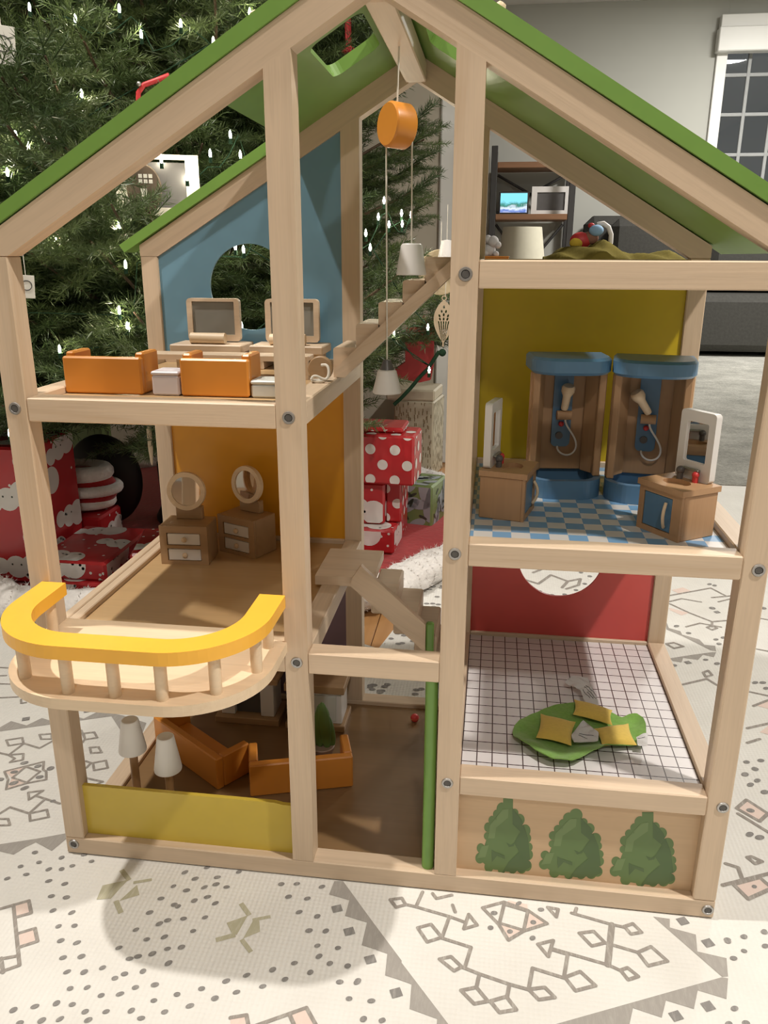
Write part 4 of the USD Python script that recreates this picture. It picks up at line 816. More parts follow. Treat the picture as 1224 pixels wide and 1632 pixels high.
for px, py, rise in ((722, 190, 0.18), (728, 225, 0.08), (720, 258, 0.10), (690, 215, 0.25), (716, 335, 0.16), (668, 160, 0.2), (700, 318, 0.3), (722, 300, 0.05), (640, 350, 0.0), (620, 440, -0.1)):   # the boughs that show right of the middle post
    e = Yp(px, py, TY+0.02) - np.array([TX, TY, 0]); L = float(np.hypot(e[0], e[1])) - 0.07
    branch(e[2]-rise*L-0.06*L, math.atan2(e[1], e[0]), L, rise, 1.7, rope=True)
for px, py in ((515, 70), (530, 105), (545, 45), (560, 120), (575, 75), (590, 40), (600, 95), (620, 20), (610, 140), (540, 20), (580, 10)):   # boughs seen through the roof window
    e = Yp(px, py, TY-0.18 + 0.02*((px*7) % 5)) - np.array([TX, TY, 0]); L = max(0.2, float(np.hypot(e[0], e[1])) - 0.03)
    branch(e[2]-0.16*L, math.atan2(e[1], e[0]), L, 0.10, 1.2)
for px, py, y in ((215, 745, 0.88), (200, 640, 0.85), (640, 640, 1.0), (620, 670, 1.05), (590, 640, 0.95)):      # low drooping tips
    e = Yp(px, py, y) - np.array([TX, TY, 0]); L = float(np.hypot(e[0], e[1])); branch(e[2]+0.22*L, math.atan2(e[1], e[0]), L-0.1, -0.28, 0.7)
inst.CreatePositionsAttr(Vt.Vec3fArray([Gf.Vec3f(*map(float, p)) for p in IP])); inst.CreateOrientationsAttr(Vt.QuathArray(IQ)); inst.CreateScalesAttr(Vt.Vec3fArray([Gf.Vec3f(*s) for s in IS])); inst.CreateProtoIndicesAttr(Vt.IntArray(II))

# light string
def on_tree(px, py, k=0.93):
    d = ray(px, py); best = None
    for t_ in np.linspace(0.9, 3.0, 900):
        p = CAM + d*t_
        if np.hypot(p[0]-TX, p[1]-TY) < RAD(max(p[2], 0.25))*k: return p
    return Yp(px, py, TY-0.05)
BULB = emit('bulb_glow', (1.0, 0.90, 0.66), 150.0)
WIRE = paint('wire_green', (0.012, 0.03, 0.016), 0.9, spec=0.1)
ls = thing('string_lights', 'string of warm white fairy lights wound round the Christmas tree', 'string lights')
bp = [on_tree(*q) for q in ((47, 12), (120, 30), (190, 14), (225, 55), (288, 38), (340, 66), (398, 20), (130, 150), (12, 275), (45, 233), (25, 215), (88, 382), (45, 370), (190, 358), (257, 254), (298, 282), (335, 245), (367, 215), (383, 247), (388, 398), (375, 393), (200, 422), (190, 495), (203, 520), (95, 557), (15, 690), (10, 500), (385, 520), (398, 533), (583, 372), (603, 346), (612, 320), (620, 358), (641, 357), (655, 343), (640, 340), (590, 395), (682, 522), (628, 530), (684, 590), (300, 330), (160, 300))]
bp[-7:-2] = [p for p in bp[-7:-2]]
obj('wire', tube(np.array([p + np.array([0, 0.045, -0.006+0.012*math.sin(i*1.7)]) for i, p in enumerate(np.repeat(bp, 2, 0)[:-1]*0.5 + np.repeat(bp, 2, 0)[1:]*0.5)]), 0.0012, 5), WIRE, ls, True)
for p in bp:
    b = obj('bulb', mov(lathe([(0, -0.006), (0.0021, -0.005), (0.0027, 0), (0.0019, 0.005), (0, 0.008)], 10), *p), BULB, ls, True)
    obj('socket', mov(lathe([(0.0032, -0.006), (0.0032, -0.014), (0, -0.014)], 8), *p), WIRE, b)

# ornaments
RED = paint('ribbon_red', (0.50, 0.03, 0.035), 0.45, 0.08); CARD = paint('card_white', (0.55, 0.53, 0.47), 0.6, 0.03); WOODO = paint('thin_wood', (0.46, 0.36, 0.25), 0.6, 0.06)
def frame_at(p):   # local axes facing the camera, upright
    f = CAM - p; f[2] = 0; f /= np.linalg.norm(f); r = np.cross([0, 0, 1.0], f); return r, np.array([0, 0, 1.0]), f
def face_box(p, w, h, t_, tilt=0):
    r, u, f = frame_at(p); m = bar(-w/2, w/2, -t_/2, t_/2, -h/2, h/2, min(t_/4, 0.001)); m = rot(m, tilt, (0, 1, 0))
    T = np.eye(4); T[:3, 0], T[:3, 1], T[:3, 2], T[:3, 3] = r, -f, u, p; m.apply_transform(T); return m
p = on_tree(555, 70, 0.9); o = thing('ribbon_ornament', 'red ribbon ornament with a silver end seen through the roof window', 'ornament')
obj('ribbon', face_box(p + [0, 0, 0.03], 0.012, 0.07, 0.004), RED, o); obj('bow', ball(p - [0, 0, 0.012], 0.014, (1, 0.6, 0.6)), RED, o, True)
obj('pendant', face_box(p - [0, 0, 0.042], 0.03, 0.04, 0.008), STEEL, o, label='silver pendant')
p = on_tree(236, 140, 0.9); o = thing('ribbon_bow', 'red ribbon loop on the tree above the green roof edge', 'ornament'); r, u, f = frame_at(p)
obj('loop', tube([p + r*x + u*z for x, z in ((-0.018, -0.03), (-0.016, -0.008), (-0.006, 0.004), (0.015, 0.012), (0.035, 0.02))], 0.0045, 6), RED, o, True)
obj('bell', ball(p + r*-0.014 + u*0.004 + f*0.006, 0.004), STEEL, o, True)
for px, py, w, h, lab, nm in ((5, 72, 0.035, 0.055, 'white house-shaped paper tag on the tree at the top left', 'tag_ornament'), (43, 457, 0.022, 0.034, 'white paper tag with a dark ring on the tree behind the left post', 'tag_ornament')):
    p = on_tree(px, py, 1.02); o = thing(nm, lab, 'ornament'); r, u, f = frame_at(p)
    obj('card', face_box(p, w, h, 0.002, 4), CARD, o)
    k = 0.32*w; obj('printed_ring', tube([p + f*0.0014 + r*k*math.cos(a) + u*(k*math.sin(a)+0.002) for a in np.linspace(0, 6.283, 20)[:-1]], 0.0008, 4, True), INK, o)
    obj('string', tube([p + u*h/2, p + u*(h/2+0.03)], 0.0006, 4), CORD, o)
p = on_tree(252, 298, 0.88); o = thing('photo_ornament', 'white framed photo ornament with a dark picture hanging on the tree', 'ornament'); r, u, f = frame_at(p)
pw, phh = 0.135, 0.10
fr = shapely.box(-pw/2, -phh/2, pw/2, phh/2).difference(shapely.box(-pw/2+0.022, -phh/2+0.018, pw/2-0.022, phh/2-0.008)); m = prism_y(fr, -0.002, 0.002); T = np.eye(4); T[:3, 0], T[:3, 1], T[:3, 2], T[:3, 3] = r, -f, u, p; m.apply_transform(T)
obj('frame', m, CARD, o); obj('picture', face_box(p - f*0.001, pw-0.042, phh-0.024, 0.001), DARKG, o)
gl_ = lathe([(0, -0.003), (0.026, -0.003), (0.028, 0), (0.026, 0.003), (0, 0.003)], 28); gl_.vertices[:, 1] *= 1.35; gl_.vertices = p + f*0.012 - r*0.022 + np.outer(gl_.vertices[:, 0], r) + np.outer(gl_.vertices[:, 1]-0.004, u) + np.outer(gl_.vertices[:, 2], f)
obj('oval_medallion', gl_, paint('medallion', (0.10, 0.075, 0.055), 0.15, 0.3, 30), o, 40)
obj('printed_window', decal(p + f*0.0155 - r*0.022, r, u, [shapely.box(x, z, x+0.006, z+0.006) for x in (-0.008, 0.0, 0.008) for z in (0.004, 0.012)] + [shapely.box(-0.006, -0.024, 0.004, -0.004)]), CARD, o)
p = Yp(707, 512, 0.84); o = thing('wood_ornament', 'flat laser-cut wooden bauble ornament with slots beside the middle post', 'ornament'); r, u, f = frame_at(p)
t_ = np.linspace(0, 1, 24); prof = [(0.0205*math.sin(min(1, s*1.12)*math.pi)**0.8*(1-0.35*s) + 0.0015, 0.038-0.085*s) for s in t_]
bau = Polygon([(x, z) for x, z in prof] + [(-x, z) for x, z in prof[::-1]]).buffer(0)
for x in (-0.010, -0.005, 0, 0.005, 0.010): bau = bau.difference(Polygon([(x*0.95-0.0012, 0.0), (x*0.95+0.0012, 0.0), (x*0.3+0.0004, -0.036), (x*0.3-0.0004, -0.036)]))
for x, z in ((-0.008, 0.010), (0, 0.012), (0.008, 0.010), (-0.004, 0.018), (0.004, 0.018), (-0.007, 0.004), (0.007, 0.004), (0, 0.004), (0, 0.026)): bau = bau.difference(affinity.rotate(affinity.scale(Point(x, z).buffer(0.0017), 1, 1.7), -x*3000))
m = ext(bau, 0.002); m.vertices = p + np.outer(m.vertices[:, 0], r) + np.outer(m.vertices[:, 1], u) + np.outer(m.vertices[:, 2], f)
obj('bauble_board', m, WOODO, o); obj('hanging_ring', tube([p + u*(0.042+0.004*math.sin(a)) + r*0.004*math.cos(a) for a in np.linspace(0, 6.283, 16)[:-1]], 0.0012, 5, True), WOODO, o, True)
obj('string', tube([p + u*0.046 + r*0.002, p + u*0.085 + r*0.003], 0.0006, 4), CORD, o)
p = Yp(702, 434, 0.86); o = thing('disc_ornament', 'large round beige wooden disc hanging behind the upper stairs', 'ornament'); r, u, f = frame_at(p)
m = lathe([(0, -0.002), (0.040, -0.002), (0.0415, 0), (0.040, 0.002), (0, 0.002)], 40); m.vertices = p + np.outer(m.vertices[:, 0], r) + np.outer(m.vertices[:, 1], u) + np.outer(m.vertices[:, 2], f)
obj('disc', m, paint('disc_beige', (0.47, 0.38, 0.24), 0.6, 0.05), o, 40); obj('string', tube([p + u*0.036, p + u*0.09], 0.0006, 4), CORD, o)
p = Yp(712, 400, 0.84); o = thing('bell_ornament', 'small white bell-shaped ornament above the beige disc beside the middle post', 'ornament')
obj('bell', mov(lathe([(0, 0.02), (0.010, 0.018), (0.014, 0.0), (0.0165, -0.014), (0.0155, -0.016), (0, -0.012)], 24), *p), WHITEP, o, 40); obj('string', tube([p + [0, 0, 0.02], p + [0, 0, 0.08]], 0.0006, 4), CORD, o)
p = Yp(240, 715, 0.62); o = thing('wood_stick_ornament', 'long thin pointed wooden ornament hanging under the top left room', 'ornament')
obj('stick', mov(lathe([(0, -0.032), (0.0022, -0.026), (0.0042, -0.002), (0.0045, 0.035), (0.002, 0.04), (0, 0.041)], 14), *p), WOODO, o, 40); obj('string', tube([p + [0, 0, 0.04], p + [0, 0, 0.08]], 0.0006, 4), CORD, o)
o = thing('light_cable', 'dark green light cable running down among the branches to the right', 'cable')
obj('cable', tube([Yp(*q, 1.02) for q in ((700, 560), (692, 572), (682, 588), (668, 602), (655, 618), (640, 634), (628, 645))], 0.004, 8), WIRE, o, True)
obj('knot', ball(Yp(705, 562, 1.02), 0.008), WIRE, o, True)

# ================================================================== GIFTS
GR = mat('gift_red', {'tc': ('texture_coordinate', {}), 'n': ('noise_texture', {'scale': 9.0, 'detail': 3.0}), 'b': ('bump', {'strength': 0.35, 'distance': 0.01}), 'p': ('principled_bsdf', {'base_color': (0.42, 0.022, 0.026), 'roughness': 0.24})}, [('tc.object', 'n.vector'), ('n.fac', 'b.height'), ('b.normal', 'p.normal')], 'p.BSDF')
GWH = paint('gift_print_white', (0.66, 0.63, 0.60), 0.35, 0.03); GDK = paint('gift_print_dark', (0.05, 0.06, 0.045), 0.4)
def snowman(x, y, s, a=0):
    b = [Point(0, 0).buffer(0.034, resolution=6), Point(0, 0.048).buffer(0.025, resolution=6), Point(0, -0.05).buffer(0.04, resolution=6)]
    return affinity.translate(affinity.rotate(affinity.scale(unary_union(b), s, s, origin=(0, 0)), a, origin=(0, 0)), x, y)
def eyes(x, y, s): return [affinity.translate(Point(0, 0).buffer(0.0024*s, resolution=3), x+dx*s, y+dy*s) for dx, dy in ((-0.011, 0.006), (0.011, 0.006))] 
def gift(name, label, x0, x1, y0, y1, z0, z1, kind, rz=0, m=None):
    w, dp, h = x1-x0, y1-y0, z1-z0; rs = random.Random(label)
    g = thing(name, label, 'gift', (x0+w/2, y0+dp/2, z0), rz, 'wrapped Christmas gifts')
    b = bar(-w/2, w/2, -dp/2, dp/2, 0, h, 0.005)
    obj('wrapped_box', b, m or GR, g)
    fl_ = obj('paper_fold', prism_y([(-w/2-0.0006, h*0.12), (-w/2+min(w, h)*0.4, h*0.5), (-w/2-0.0006, h*0.88)], dp/2-0.001, dp/2+0.001), m or GR, g)
    faces = [((-w/2, -dp/2, 0), (1, 0, 0), (0, 0, 1), w, h), ((-w/2, -dp/2, h), (1, 0, 0), (0, 1, 0), w, dp), ((w/2, -dp/2, 0), (0, 1, 0), (0, 0, 1), dp, h)]
    wh_, dk = [], []
    for o_, u_, v_, a, b_ in faces:
        lim = shapely.box(0.004, 0.004, a-0.004, b_-0.004)
        ps = []
        if kind == 'dots':
            sp_ = 0.056; ps = [Point(sp_*(i+0.5*(j % 2)), sp_*0.62*j+0.012).buffer(0.0118, resolution=8).intersection(lim) for i in range(int(a/sp_)+2) for j in range(int(b_/(sp_*0.62))+2)]
        elif kind == 'snow':
            ps, es = [], []
            for i in range(max(1, round(a/0.16))):
                for j in range(max(1, round(b_/0.075))):
                    cx_, cy_ = 0.16*(i+0.25+0.5*(j % 2))+rs.uniform(-0.012, 0.012), 0.075*(j+0.5)+rs.uniform(-0.01, 0.01); an = 90 + rs.uniform(-20, 20)
                    ps.append(snowman(cx_, cy_, 0.72, an).intersection(lim)); es += [e.intersection(lim) for e in eyes(cx_, cy_, 0.9)]
            ps += [Point(rs.uniform(0, a), rs.uniform(0, b_)).buffer(0.003).intersection(lim) for _ in range(14)]
            dk.append(decal(o_, u_, v_, [e for e in es if not e.is_empty], 0.0009)) if any(not e.is_empty for e in es) else None
        elif kind == 'dash':
            ps = [shapely.box(x, y, x+0.0022, y+0.011).intersection(lim) for x, y in ((rs.uniform(0, a), rs.uniform(0, b_)) for _ in range(int(a*b_*5200)))]
        elif kind == 'patch':
            ps = [affinity.rotate(affinity.scale(Point(rs.uniform(0, a), rs.uniform(0, b_)).buffer(rs.uniform(0.012, 0.03), resolution=4), 1.5, 0.7), rs.uniform(0, 90)).intersection(lim) for _ in range(7)]
            dk.append(decal(o_, u_, v_, [affinity.rotate(affinity.scale(Point(rs.uniform(0.02, a-0.02), rs.uniform(0.02, b_-0.02)).buffer(0.006, resolution=3), 2, 0.6), rs.uniform(0, 180)).intersection(lim) for _ in range(8)], 0.0009))
        ps = [q for q in ps if not q.is_empty]
        if ps: wh_.append(decal(o_, u_, v_, ps, 0.0006))
    pm = {'dash': paint('gift_dash_gold', (0.20, 0.15, 0.075), 0.4), 'patch': paint('gift_patch', (0.30, 0.34, 0.36), 0.35)}.get(kind, GWH)
    if wh_: obj('printed_pattern', wh_, pm, g, kind='stuff')
    if dk: obj('printed_detail', dk, GDK, g, kind='stuff')
    return g
gift('gift', 'red gift with snowman print lowest in the pile left of the house', -0.42, -0.272, 0.655, 0.90, 0.012, 0.048, 'snow', 0)
gift('gift', 'flat red gift with snowman print lying on another behind the left post', -0.42, -0.268, 0.665, 0.88, 0.0485, 0.088, 'snow', 0)
gift('gift', 'red gift with snowman print nearest the left side of the bedroom', -0.232, -0.03, 0.675, 0.83, 0.012, 0.115, 'snow', 14)
gift('gift', 'tall red gift with snowman print at the far left edge', -0.70, -0.435, 0.72, 0.90, 0.012, 0.30, 'snow', 0)
gift('gift', 'red gift under the striped plush stocking', -0.56, -0.40, 0.91, 1.02, 0.012, 0.095, 'snow', 0)
q0, q1 = Yp(560, 770, 1.02), Yp(664, 695, 1.02)
gift('gift', 'red gift with big white polka dots on top of the right pile', q0[0]-0.12, q1[0], 1.02, 1.13, q0[2], q1[2], 'dots', -4)
gift('gift', 'flat red and white gift on top of the polka dot gift in the right pile', q0[0]-0.12, q1[0]-0.03, 1.04, 1.14, q1[2]+0.0005, q1[2]+0.013, 'snow', -2)
z2 = q0[2]
gift('gift', 'bright red gift with snowman print under the polka dot gift', -0.02, Yp(613, 800, 1.03)[0], 1.03, 1.2, z2-0.10, z2-0.001, 'snow')
gift('gift', 'dark red dotted gift standing beside the snowman gift under the polka dot gift', Yp(614, 800, 1.05)[0], Yp(640, 800, 1.05)[0], 1.05, 1.2, z2-0.10, z2-0.001, 'dots')
gift('gift', 'wide red snowman gift at the bottom of the right pile', -0.02, Yp(632, 860, 1.0)[0], 1.0, 1.2, 0.012, z2-0.101, 'snow', -3)
gift('gift', 'green patterned gift on the red tree skirt at the right', Yp(636, 840, 1.22)[0], Yp(698, 840, 1.22)[0], 1.22, 1.34, 0.004, 0.115, 'patch', -14, paint('gift_green', (0.17, 0.24, 0.09), 0.35))
qa = Yp(640, 760, 1.74)
gift('gift', 'beige gift with small gold dashes leaning in the back corner', Yp(632, 700, 1.72)[0], Yp(694, 700, 1.72)[0]+0.005, 1.72, 1.88, -0.006, 0.24, 'dash', -8, paint('gift_beige', (0.47, 0.42, 0.31), 0.55, 0.04))
gift('gift', 'flat beige gift lying on top of the dashed beige gift', Yp(618, 640, 1.72)[0], Yp(697, 640, 1.72)[0], 1.72, 1.87, 0.2405, 0.275, 'none', -6, paint('gift_cream', (0.50, 0.44, 0.33), 0.5, 0.04))
o = thing('red_stocking', 'dark red felt stocking hanging among the branches right of the grey capped lampshade', 'stocking'); pa = Yp(668, 568, 1.28)
m = ext(Polygon([(-0.034, 0.07), (0.036, 0.07), (0.036, -0.02), (0.030, -0.055), (0.0, -0.062), (-0.055, -0.05), (-0.06, -0.03), (-0.034, -0.012)]).buffer(-0.008).buffer(0.008), 0.018); r, u, f = frame_at(pa)
m.vertices = pa + np.outer(m.vertices[:, 0], r) + np.outer(m.vertices[:, 1], u) + np.outer(m.vertices[:, 2], f)
obj('stocking_body', m, paint('stocking_red', (0.34, 0.028, 0.03), 0.6, 0.1), o); obj('hanging_loop', tube([pa + u*0.07 + r*0.02, pa + u*0.10 + r*0.01, pa + u*0.07], 0.0015, 6), RED, o)
gift('gift_bag', 'light green patterned gift bag under the tree at the left', Yp(66, 700, 1.21)[0], Yp(162, 700, 1.21)[0], 1.21, 1.27, 0.012, 0.31, 'patch', 0, paint('bag_green', (0.24, 0.36, 0.12), 0.4))
FUR = paint('fur_white', (0.72, 0.69, 0.66), 0.95, 0.08, 120, 0.1, bump=0.8, sheen=0.5); FELTR = paint('felt_red', (0.36, 0.018, 0.02), 0.9, 0.1, 90, 0.1, bump=0.4, sheen=0.3)
sk = thing('tree_skirt', 'red felt tree skirt with a white fluffy border on the floor under the tree', 'tree skirt', (-0.25, 1.2, 0))
th = np.linspace(0, 2*np.pi, 73)[:-1]
rr = 0.64 + 0.014*np.sin(th*7+1) + 0.008*np.sin(th*13)
sel = 0.612
V = [(0, 0, 0.012)]; F = []
for k_, sc_ in enumerate((0.3, 0.6, 0.85, 1.0)):
    for t_, r_ in zip(th, rr): V.append((sc_*r_*math.cos(t_)*1.12, sc_*r_*math.sin(t_)*0.94, 0.006 + 0.006*math.sin(t_*11+k_)*sc_*0.5 + 0.004))
for i in range(72):
    F.append((0, 1+i, 1+(i+1) % 72))
    for k_ in range(3): a = 1+k_*72+i; b = 1+k_*72+(i+1) % 72; F += [(a, a+72, b+72), (a, b+72, b)]
obj('felt', trimesh.Trimesh(V, F, process=False), FELTR, sk, True)
import meshkit
fur = tube([(r_*math.cos(t_)*1.12, r_*math.sin(t_)*0.94, 0.026) for t_, r_ in zip(th, rr)], 0.042, 14, True)
fur.vertices[:, 2] = np.maximum(0.026 + (fur.vertices[:, 2]-0.026)*0.75, -0.003)
fur = fur.subdivide(); nn = fur.vertex_normals.copy(); fur.vertices = fur.vertices + nn*((meshkit.fbm(fur.vertices*60, 3)-0.5)*0.022)[:, None]
fur.vertices[:, 2] = np.maximum(fur.vertices[:, 2], -0.003)
obj('fur_border', fur, FUR, sk, True, label='white fluffy border')
# strands that make the border fluffy
rs = np.random.default_rng(3); vi = rs.integers(0, len(fur.vertices), 24000); p0 = fur.vertices[vi]; n0 = fur.vertex_normals[vi] + rs.normal(size=(24000, 3))*0.5; n0[:, 2] = np.abs(n0[:, 2])*0.6
wv = np.cross(n0, rs.normal(size=(24000, 3))); wv /= np.linalg.norm(wv, axis=1, keepdims=True)+1e-9
ln = rs.uniform(0.005, 0.012, (24000, 1)); nn = n0/(np.linalg.norm(n0, axis=1, keepdims=True)+1e-9)
Vs = np.stack([p0-wv*0.0005, p0+wv*0.0005, p0+nn*ln], 1).reshape(-1, 3)
obj('fur_strand', trimesh.Trimesh(Vs, np.arange(72000).reshape(-1, 3), process=False), FUR, sk, kind='stuff')
sx = thing('plush_stocking', 'red and white striped plush stocking lying on a gift in front of the black shade bag', 'plush toy', (-0.475, 0.985, 0.0975))
mm = ball((0, 0, 0.045), 1.0, (0.085, 0.06, 0.052), 3); obj('plush_body', mm, FELTR, sx, True)
for zc2, rad, rr2 in ((0.082, 0.9, 0.019), (0.045, 1.0, 0.013), (0.012, 0.95, 0.013)):
    k_ = math.sqrt(max(0.05, 1-((zc2-0.045)/0.052)**2)); q = [(0.085*k_*math.cos(a)*1.0, 0.06*k_*math.sin(a), zc2+0.004) for a in np.linspace(0, 6.283, 40)[:-1]]; obj('white_stripe', tube(q, rr2, 10, True), FUR, sx, True)
bh = thing('black_bag', 'black rounded bag widened to stand in for the dark shade under the tree, in front of the green gift bag', 'bag', (Yp(168, 775, 1.12)[0]-0.03, 1.12, 0.012))  # dark ellipsoid enlarged in place of the deep shade below the boughs
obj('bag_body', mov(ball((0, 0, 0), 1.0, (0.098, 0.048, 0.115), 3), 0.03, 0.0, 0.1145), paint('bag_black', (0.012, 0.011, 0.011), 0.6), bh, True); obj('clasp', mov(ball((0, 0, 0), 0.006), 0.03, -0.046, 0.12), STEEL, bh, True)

# ================================================================== FAR ROOM
BLK = paint('shelf_black', (0.035, 0.033, 0.032), 0.5); SHW = wood('shelf_board', (0.22, 0.11, 0.055), 'x', contrast=0.2)
ys = 5.60; shx0, shx1 = Yp(788, 300, ys)[0]-0.03, Yp(912, 380, ys)[0]
sz = [Yp(850, 341, ys)[2], Yp(800, 258, ys)[2]]
sh = thing('shelf_unit', 'black metal shelving unit with wooden shelves against the far wall', 'shelf')
for x in (shx0, shx1-0.045):
    for y in (ys, ys+0.32): obj('upright', bar(x, x+0.045, y, y+0.03, -0.002, 1.42, 0.003), BLK, sh)
for z in (0.25, sz[0], sz[1]): obj('shelf_board', bar(shx0+0.0455, shx1-0.0455, ys+0.002, ys+0.35, z-0.04, z, 0.003), SHW, sh)
for za, zb_ in ((sz[0], sz[1]), (0.25, sz[0])):
    for s_ in (1, -1):
        a, b = (shx0+0.05, shx1-0.05) if s_ == 1 else (shx1-0.05, shx0+0.05); obj('brace', tube([(a, ys+0.335, za+0.02), (b, ys+0.33, zb_-0.06)], 0.010, 6), BLK, sh)
zs_ = sz[0]
def stand(name, label, cat, px0, px1, py0, z0, y): 
    a, b = Yp(px0, 320, y)[0], Yp(px1, 320, y)[0]; return thing(name, label, cat, ((a+b)/2, y, z0)), b-a, Yp((px0+px1)/2, py0, y)[2]-z0
tv, w_, h_ = stand('digital_frame', 'small glowing screen on the far shelf', 'screen', 795, 843, 305, zs_+0.001, ys+0.10)
SCR = mat('screen_picture', {'tc': ('texture_coordinate', {}), 'm': ('mapping', {'scale': (16, 1, 22)}), 'n': ('noise_texture', {'scale': 1.0, 'detail': 3.0}), 's': ('separate_xyz', {}), 'mr': ('math', {'math_type': 'multiply', 'value2': 7.0}), 'ad': ('math', {'math_type': 'add'}), 'h': ('math', {'math_type': 'multiply', 'value2': 0.6}),
    'r': ('rgb_ramp', {'ramp': [(0.15, (0.9, 0.92, 1.0)), (0.45, (0.12, 0.2, 0.55)), (0.6, (0.75, 0.85, 1.0)), (0.75, (0.05, 0.22, 0.16)), (0.95, (0.25, 0.75, 0.9))]}), 'e': ('emission', {'strength': 1.1})},
    [('tc.object', 'm.vector'), ('m.vector', 'n.vector'), ('tc.object', 's.vector'), ('s.z', 'mr.value1'), ('n.fac', 'h.value1'), ('mr.value', 'ad.value1'), ('h.value', 'ad.value2'), ('ad.value', 'r.fac'), ('r.color', 'e.color')], 'e.emission')
obj('casing', bar(-w_/2, w_/2, 0, 0.03, 0, h_, 0.004), BLK, tv); obj('display', bar(-w_/2+0.012, w_/2-0.012, -0.002, 0.001, 0.014, h_-0.012, 0.0005), SCR, tv, label='glowing picture')
fr_, w_, h_ = stand('picture_frame', 'white picture frame with a dark picture beside the glowing screen', 'picture frame', 847, 907, 297, zs_+0.001, ys+0.12)
obj('frame', prism_y(shapely.box(-w_/2, 0, w_/2, h_).difference(shapely.box(-w_/2+0.04, 0.03, w_/2-0.03, h_-0.04)), 0, 0.025), WHITEP, fr_); obj('picture', bar(-w_/2+0.035, w_/2-0.025, 0.010, 0.02, 0.025, h_-0.035, 0.001), DARKG, fr_)
lx = Yp(832, 380, 4.9); lm = thing('table_lamp', 'cream fabric table lamp in front of the far shelf', 'lamp', (lx[0], 4.9, -0.002))
lz1, lz0 = Yp(830, 362, 4.9)[2]+0.002, 0.56
SHADE = paint('lamp_cream', (0.58, 0.55, 0.44), 0.8, 0.03)
obj('lampshade', lathe([(0.125, lz1), (0.165, lz0), (0.163, lz0), (0.123, lz1-0.001)], 36), SHADE, lm, 40); obj('stem', lathe([(0, 0), (0.14, 0), (0.14, 0.02), (0.015, 0.03), (0.012, lz1-0.05), (0, lz1-0.05)], 20), BLK, lm, 40)
COUCH = paint('couch_fabric', (0.055, 0.054, 0.050), 0.9, 0.12, 60, 0.1, bump=0.3)
cxa, cxb = Yp(935, 380, 5.6)[0], 3.4; cz = Yp(1000, 342, 5.6)[2]
co = thing('couch', 'dark grey couch in the far part of the room', 'couch')
obj('backrest', bar(cxa, cxb, 5.72, 5.97, 0.05, cz, 0.06), COUCH, co); obj('seat', bar(cxa+0.161, cxb-0.001, 5.25, 5.719, 0.03, 0.42, 0.05), COUCH, co)
obj('armrest', bar(cxa, cxa+0.16, 5.25, 5.719, 0.03, 0.60, 0.06), COUCH, co)
for i in range(3): a = cxa + 0.17 + i*(cxb-cxa-0.18)/3; obj('back_cushion', bar(a, a+(cxb-cxa-0.18)/3-0.02, 5.55, 5.719, 0.43, cz-0.03, 0.05), COUCH, co)
y_ = 3.6
ol = thing('blanket', 'olive green blanket heaped over a low box in front of the couch', 'blanket')
bxs = [Yp(p_, q_, y_) for p_, q_ in ((868, 412), (890, 398), (930, 394), (962, 385), (985, 398), (1005, 408), (1040, 404), (1065, 402), (1085, 412))]
prof = [(b[0], b[2]) for b in bxs]
G = np.linspace(prof[0][0]-0.01, prof[-1][0]+0.004, 50); hz = np.interp(G, [p_[0] for p_ in prof], [p_[1] for p_ in prof])
V, F = [], []; ny = 16
for i, (gx, gz) in enumerate(zip(G, hz)):
    for j in range(ny):
        s_ = j/(ny-1)*2-1; V.append((gx, y_+0.22*s_, max(0.42, gz*(1-0.10*s_**2) + 0.012*math.sin(gx*40+s_*6)) if abs(s_) < 1 else 0.30))
for i in range(49):
    for j in range(ny-1): a = i*ny+j; F += [(a, a+ny, a+ny+1), (a, a+ny+1, a+1)]
obj('cloth', trimesh.Trimesh(V, F, process=False), paint('olive_cloth', (0.15, 0.12, 0.025), 0.9, 0.15, 14, 0.1), ol, True)
obj('storage_box', bar(prof[0][0], prof[-1][0]-0.01, y_-0.20, y_+0.20, -0.002, 0.41, 0.01), BLK, ol)
ty = thing('plush_parrot', 'red and blue plush toy with a white curved handle on the olive blanket', 'plush toy'); y2 = y_+0.02
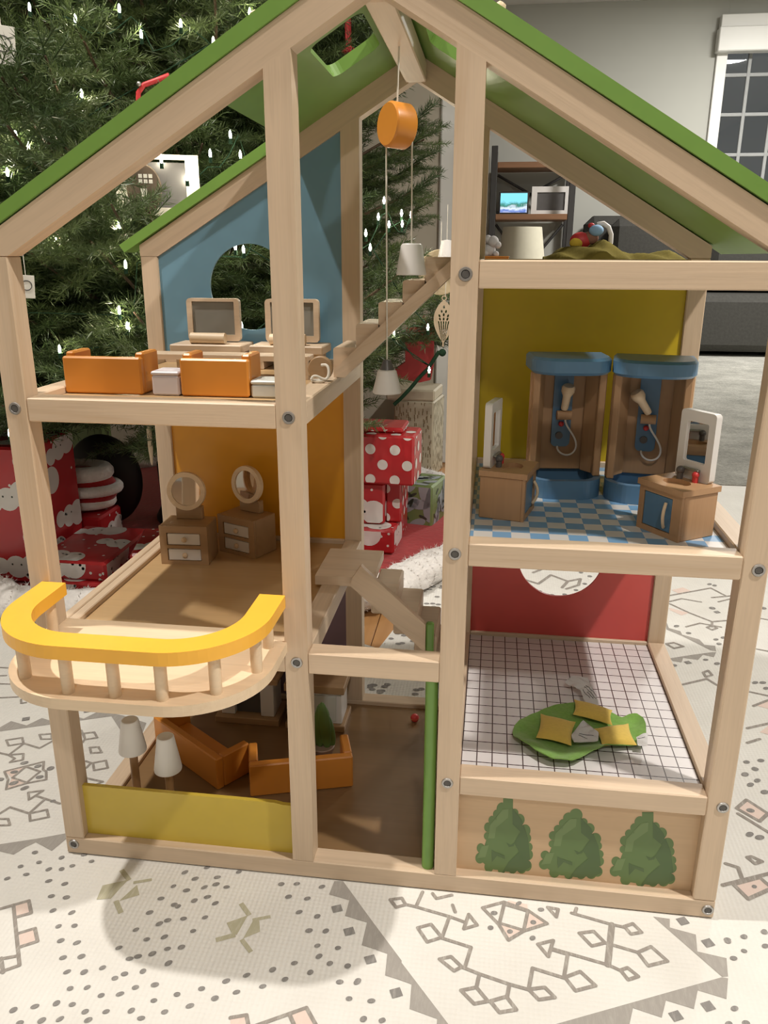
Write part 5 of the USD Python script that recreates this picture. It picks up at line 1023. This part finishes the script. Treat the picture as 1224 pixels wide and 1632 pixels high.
for nm, px, py, rx, m_ in (('body', 925, 388, 0.045, RED), ('belly', 918, 392, 0.028, paint('plush_yellow', (0.6, 0.42, 0.04), 0.8)), ('head', 950, 372, 0.030, paint('plush_blue', (0.25, 0.42, 0.62), 0.7)), ('beak', 942, 364, 0.014, RED), ('wing', 940, 384, 0.035, paint('plush_brown', (0.25, 0.12, 0.08), 0.8))):
    obj(nm, ball(Yp(px, py, y2 - (0.02 if nm in ('belly', 'head') else 0)) + [0, 0, 0.014], rx, (1.2, 0.7, 0.9)), m_, ty, True)
obj('handle', tube([Yp(*q, y2) for q in ((952, 358), (962, 356), (970, 362), (974, 374), (973, 389))], 0.012, 8), WHITEP, ty, True)
y3 = 2.9; b3 = Yp(790, 413, y3)
tb = thing('side_table', 'small table behind the house holding an orange box', 'table', (b3[0], y3, -0.002))
zt3 = b3[2] - 0.012
obj('table_top', bar(-0.12, 0.10, -0.12, 0.12, zt3-0.02, zt3, 0.003), SHW, tb)
for sx_ in (-0.11, 0.075):
    for sy_ in (-0.11, 0.09): obj('leg', bar(sx_, sx_+0.02, sy_, sy_+0.02, 0, zt3-0.0201, 0.002), SHW, tb)
ob = thing('orange_box', 'flat orange box on the small table behind the house', 'box', (b3[0]+0.002, y3, zt3-0.0019)); w3 = Yp(810, 405, y3)[0]-Yp(770, 405, y3)[0]
obj('box_body', bar(-w3/2, w3/2, -0.05, 0.05, 0.0002, 0.020, 0.002), CHAIRO, ob); obj('lid', bar(-w3/2-0.001, w3/2+0.001, -0.051, 0.051, 0.0202, 0.026, 0.002), CHAIRO, ob)
el = thing('plush_elephant', 'grey white plush toy on the orange box', 'plush toy', (b3[0]-0.02, y3, zt3+0.0245)); GP = paint('plush_grey', (0.52, 0.51, 0.50), 0.9, 0.06, 80, bump=0.3)
for nm, c_2, r_2 in (('body', (-0.01, 0, 0.022), 0.028), ('head', (0.006, -0.01, 0.058), 0.024), ('ear', (-0.016, -0.006, 0.068), 0.017), ('snout', (0.026, -0.016, 0.045), 0.015), ('foot', (0.02, -0.018, 0.008), 0.013), ('foot', (-0.022, -0.018, 0.009), 0.013)): obj(nm, ball(c_2, r_2), GP, el, True)
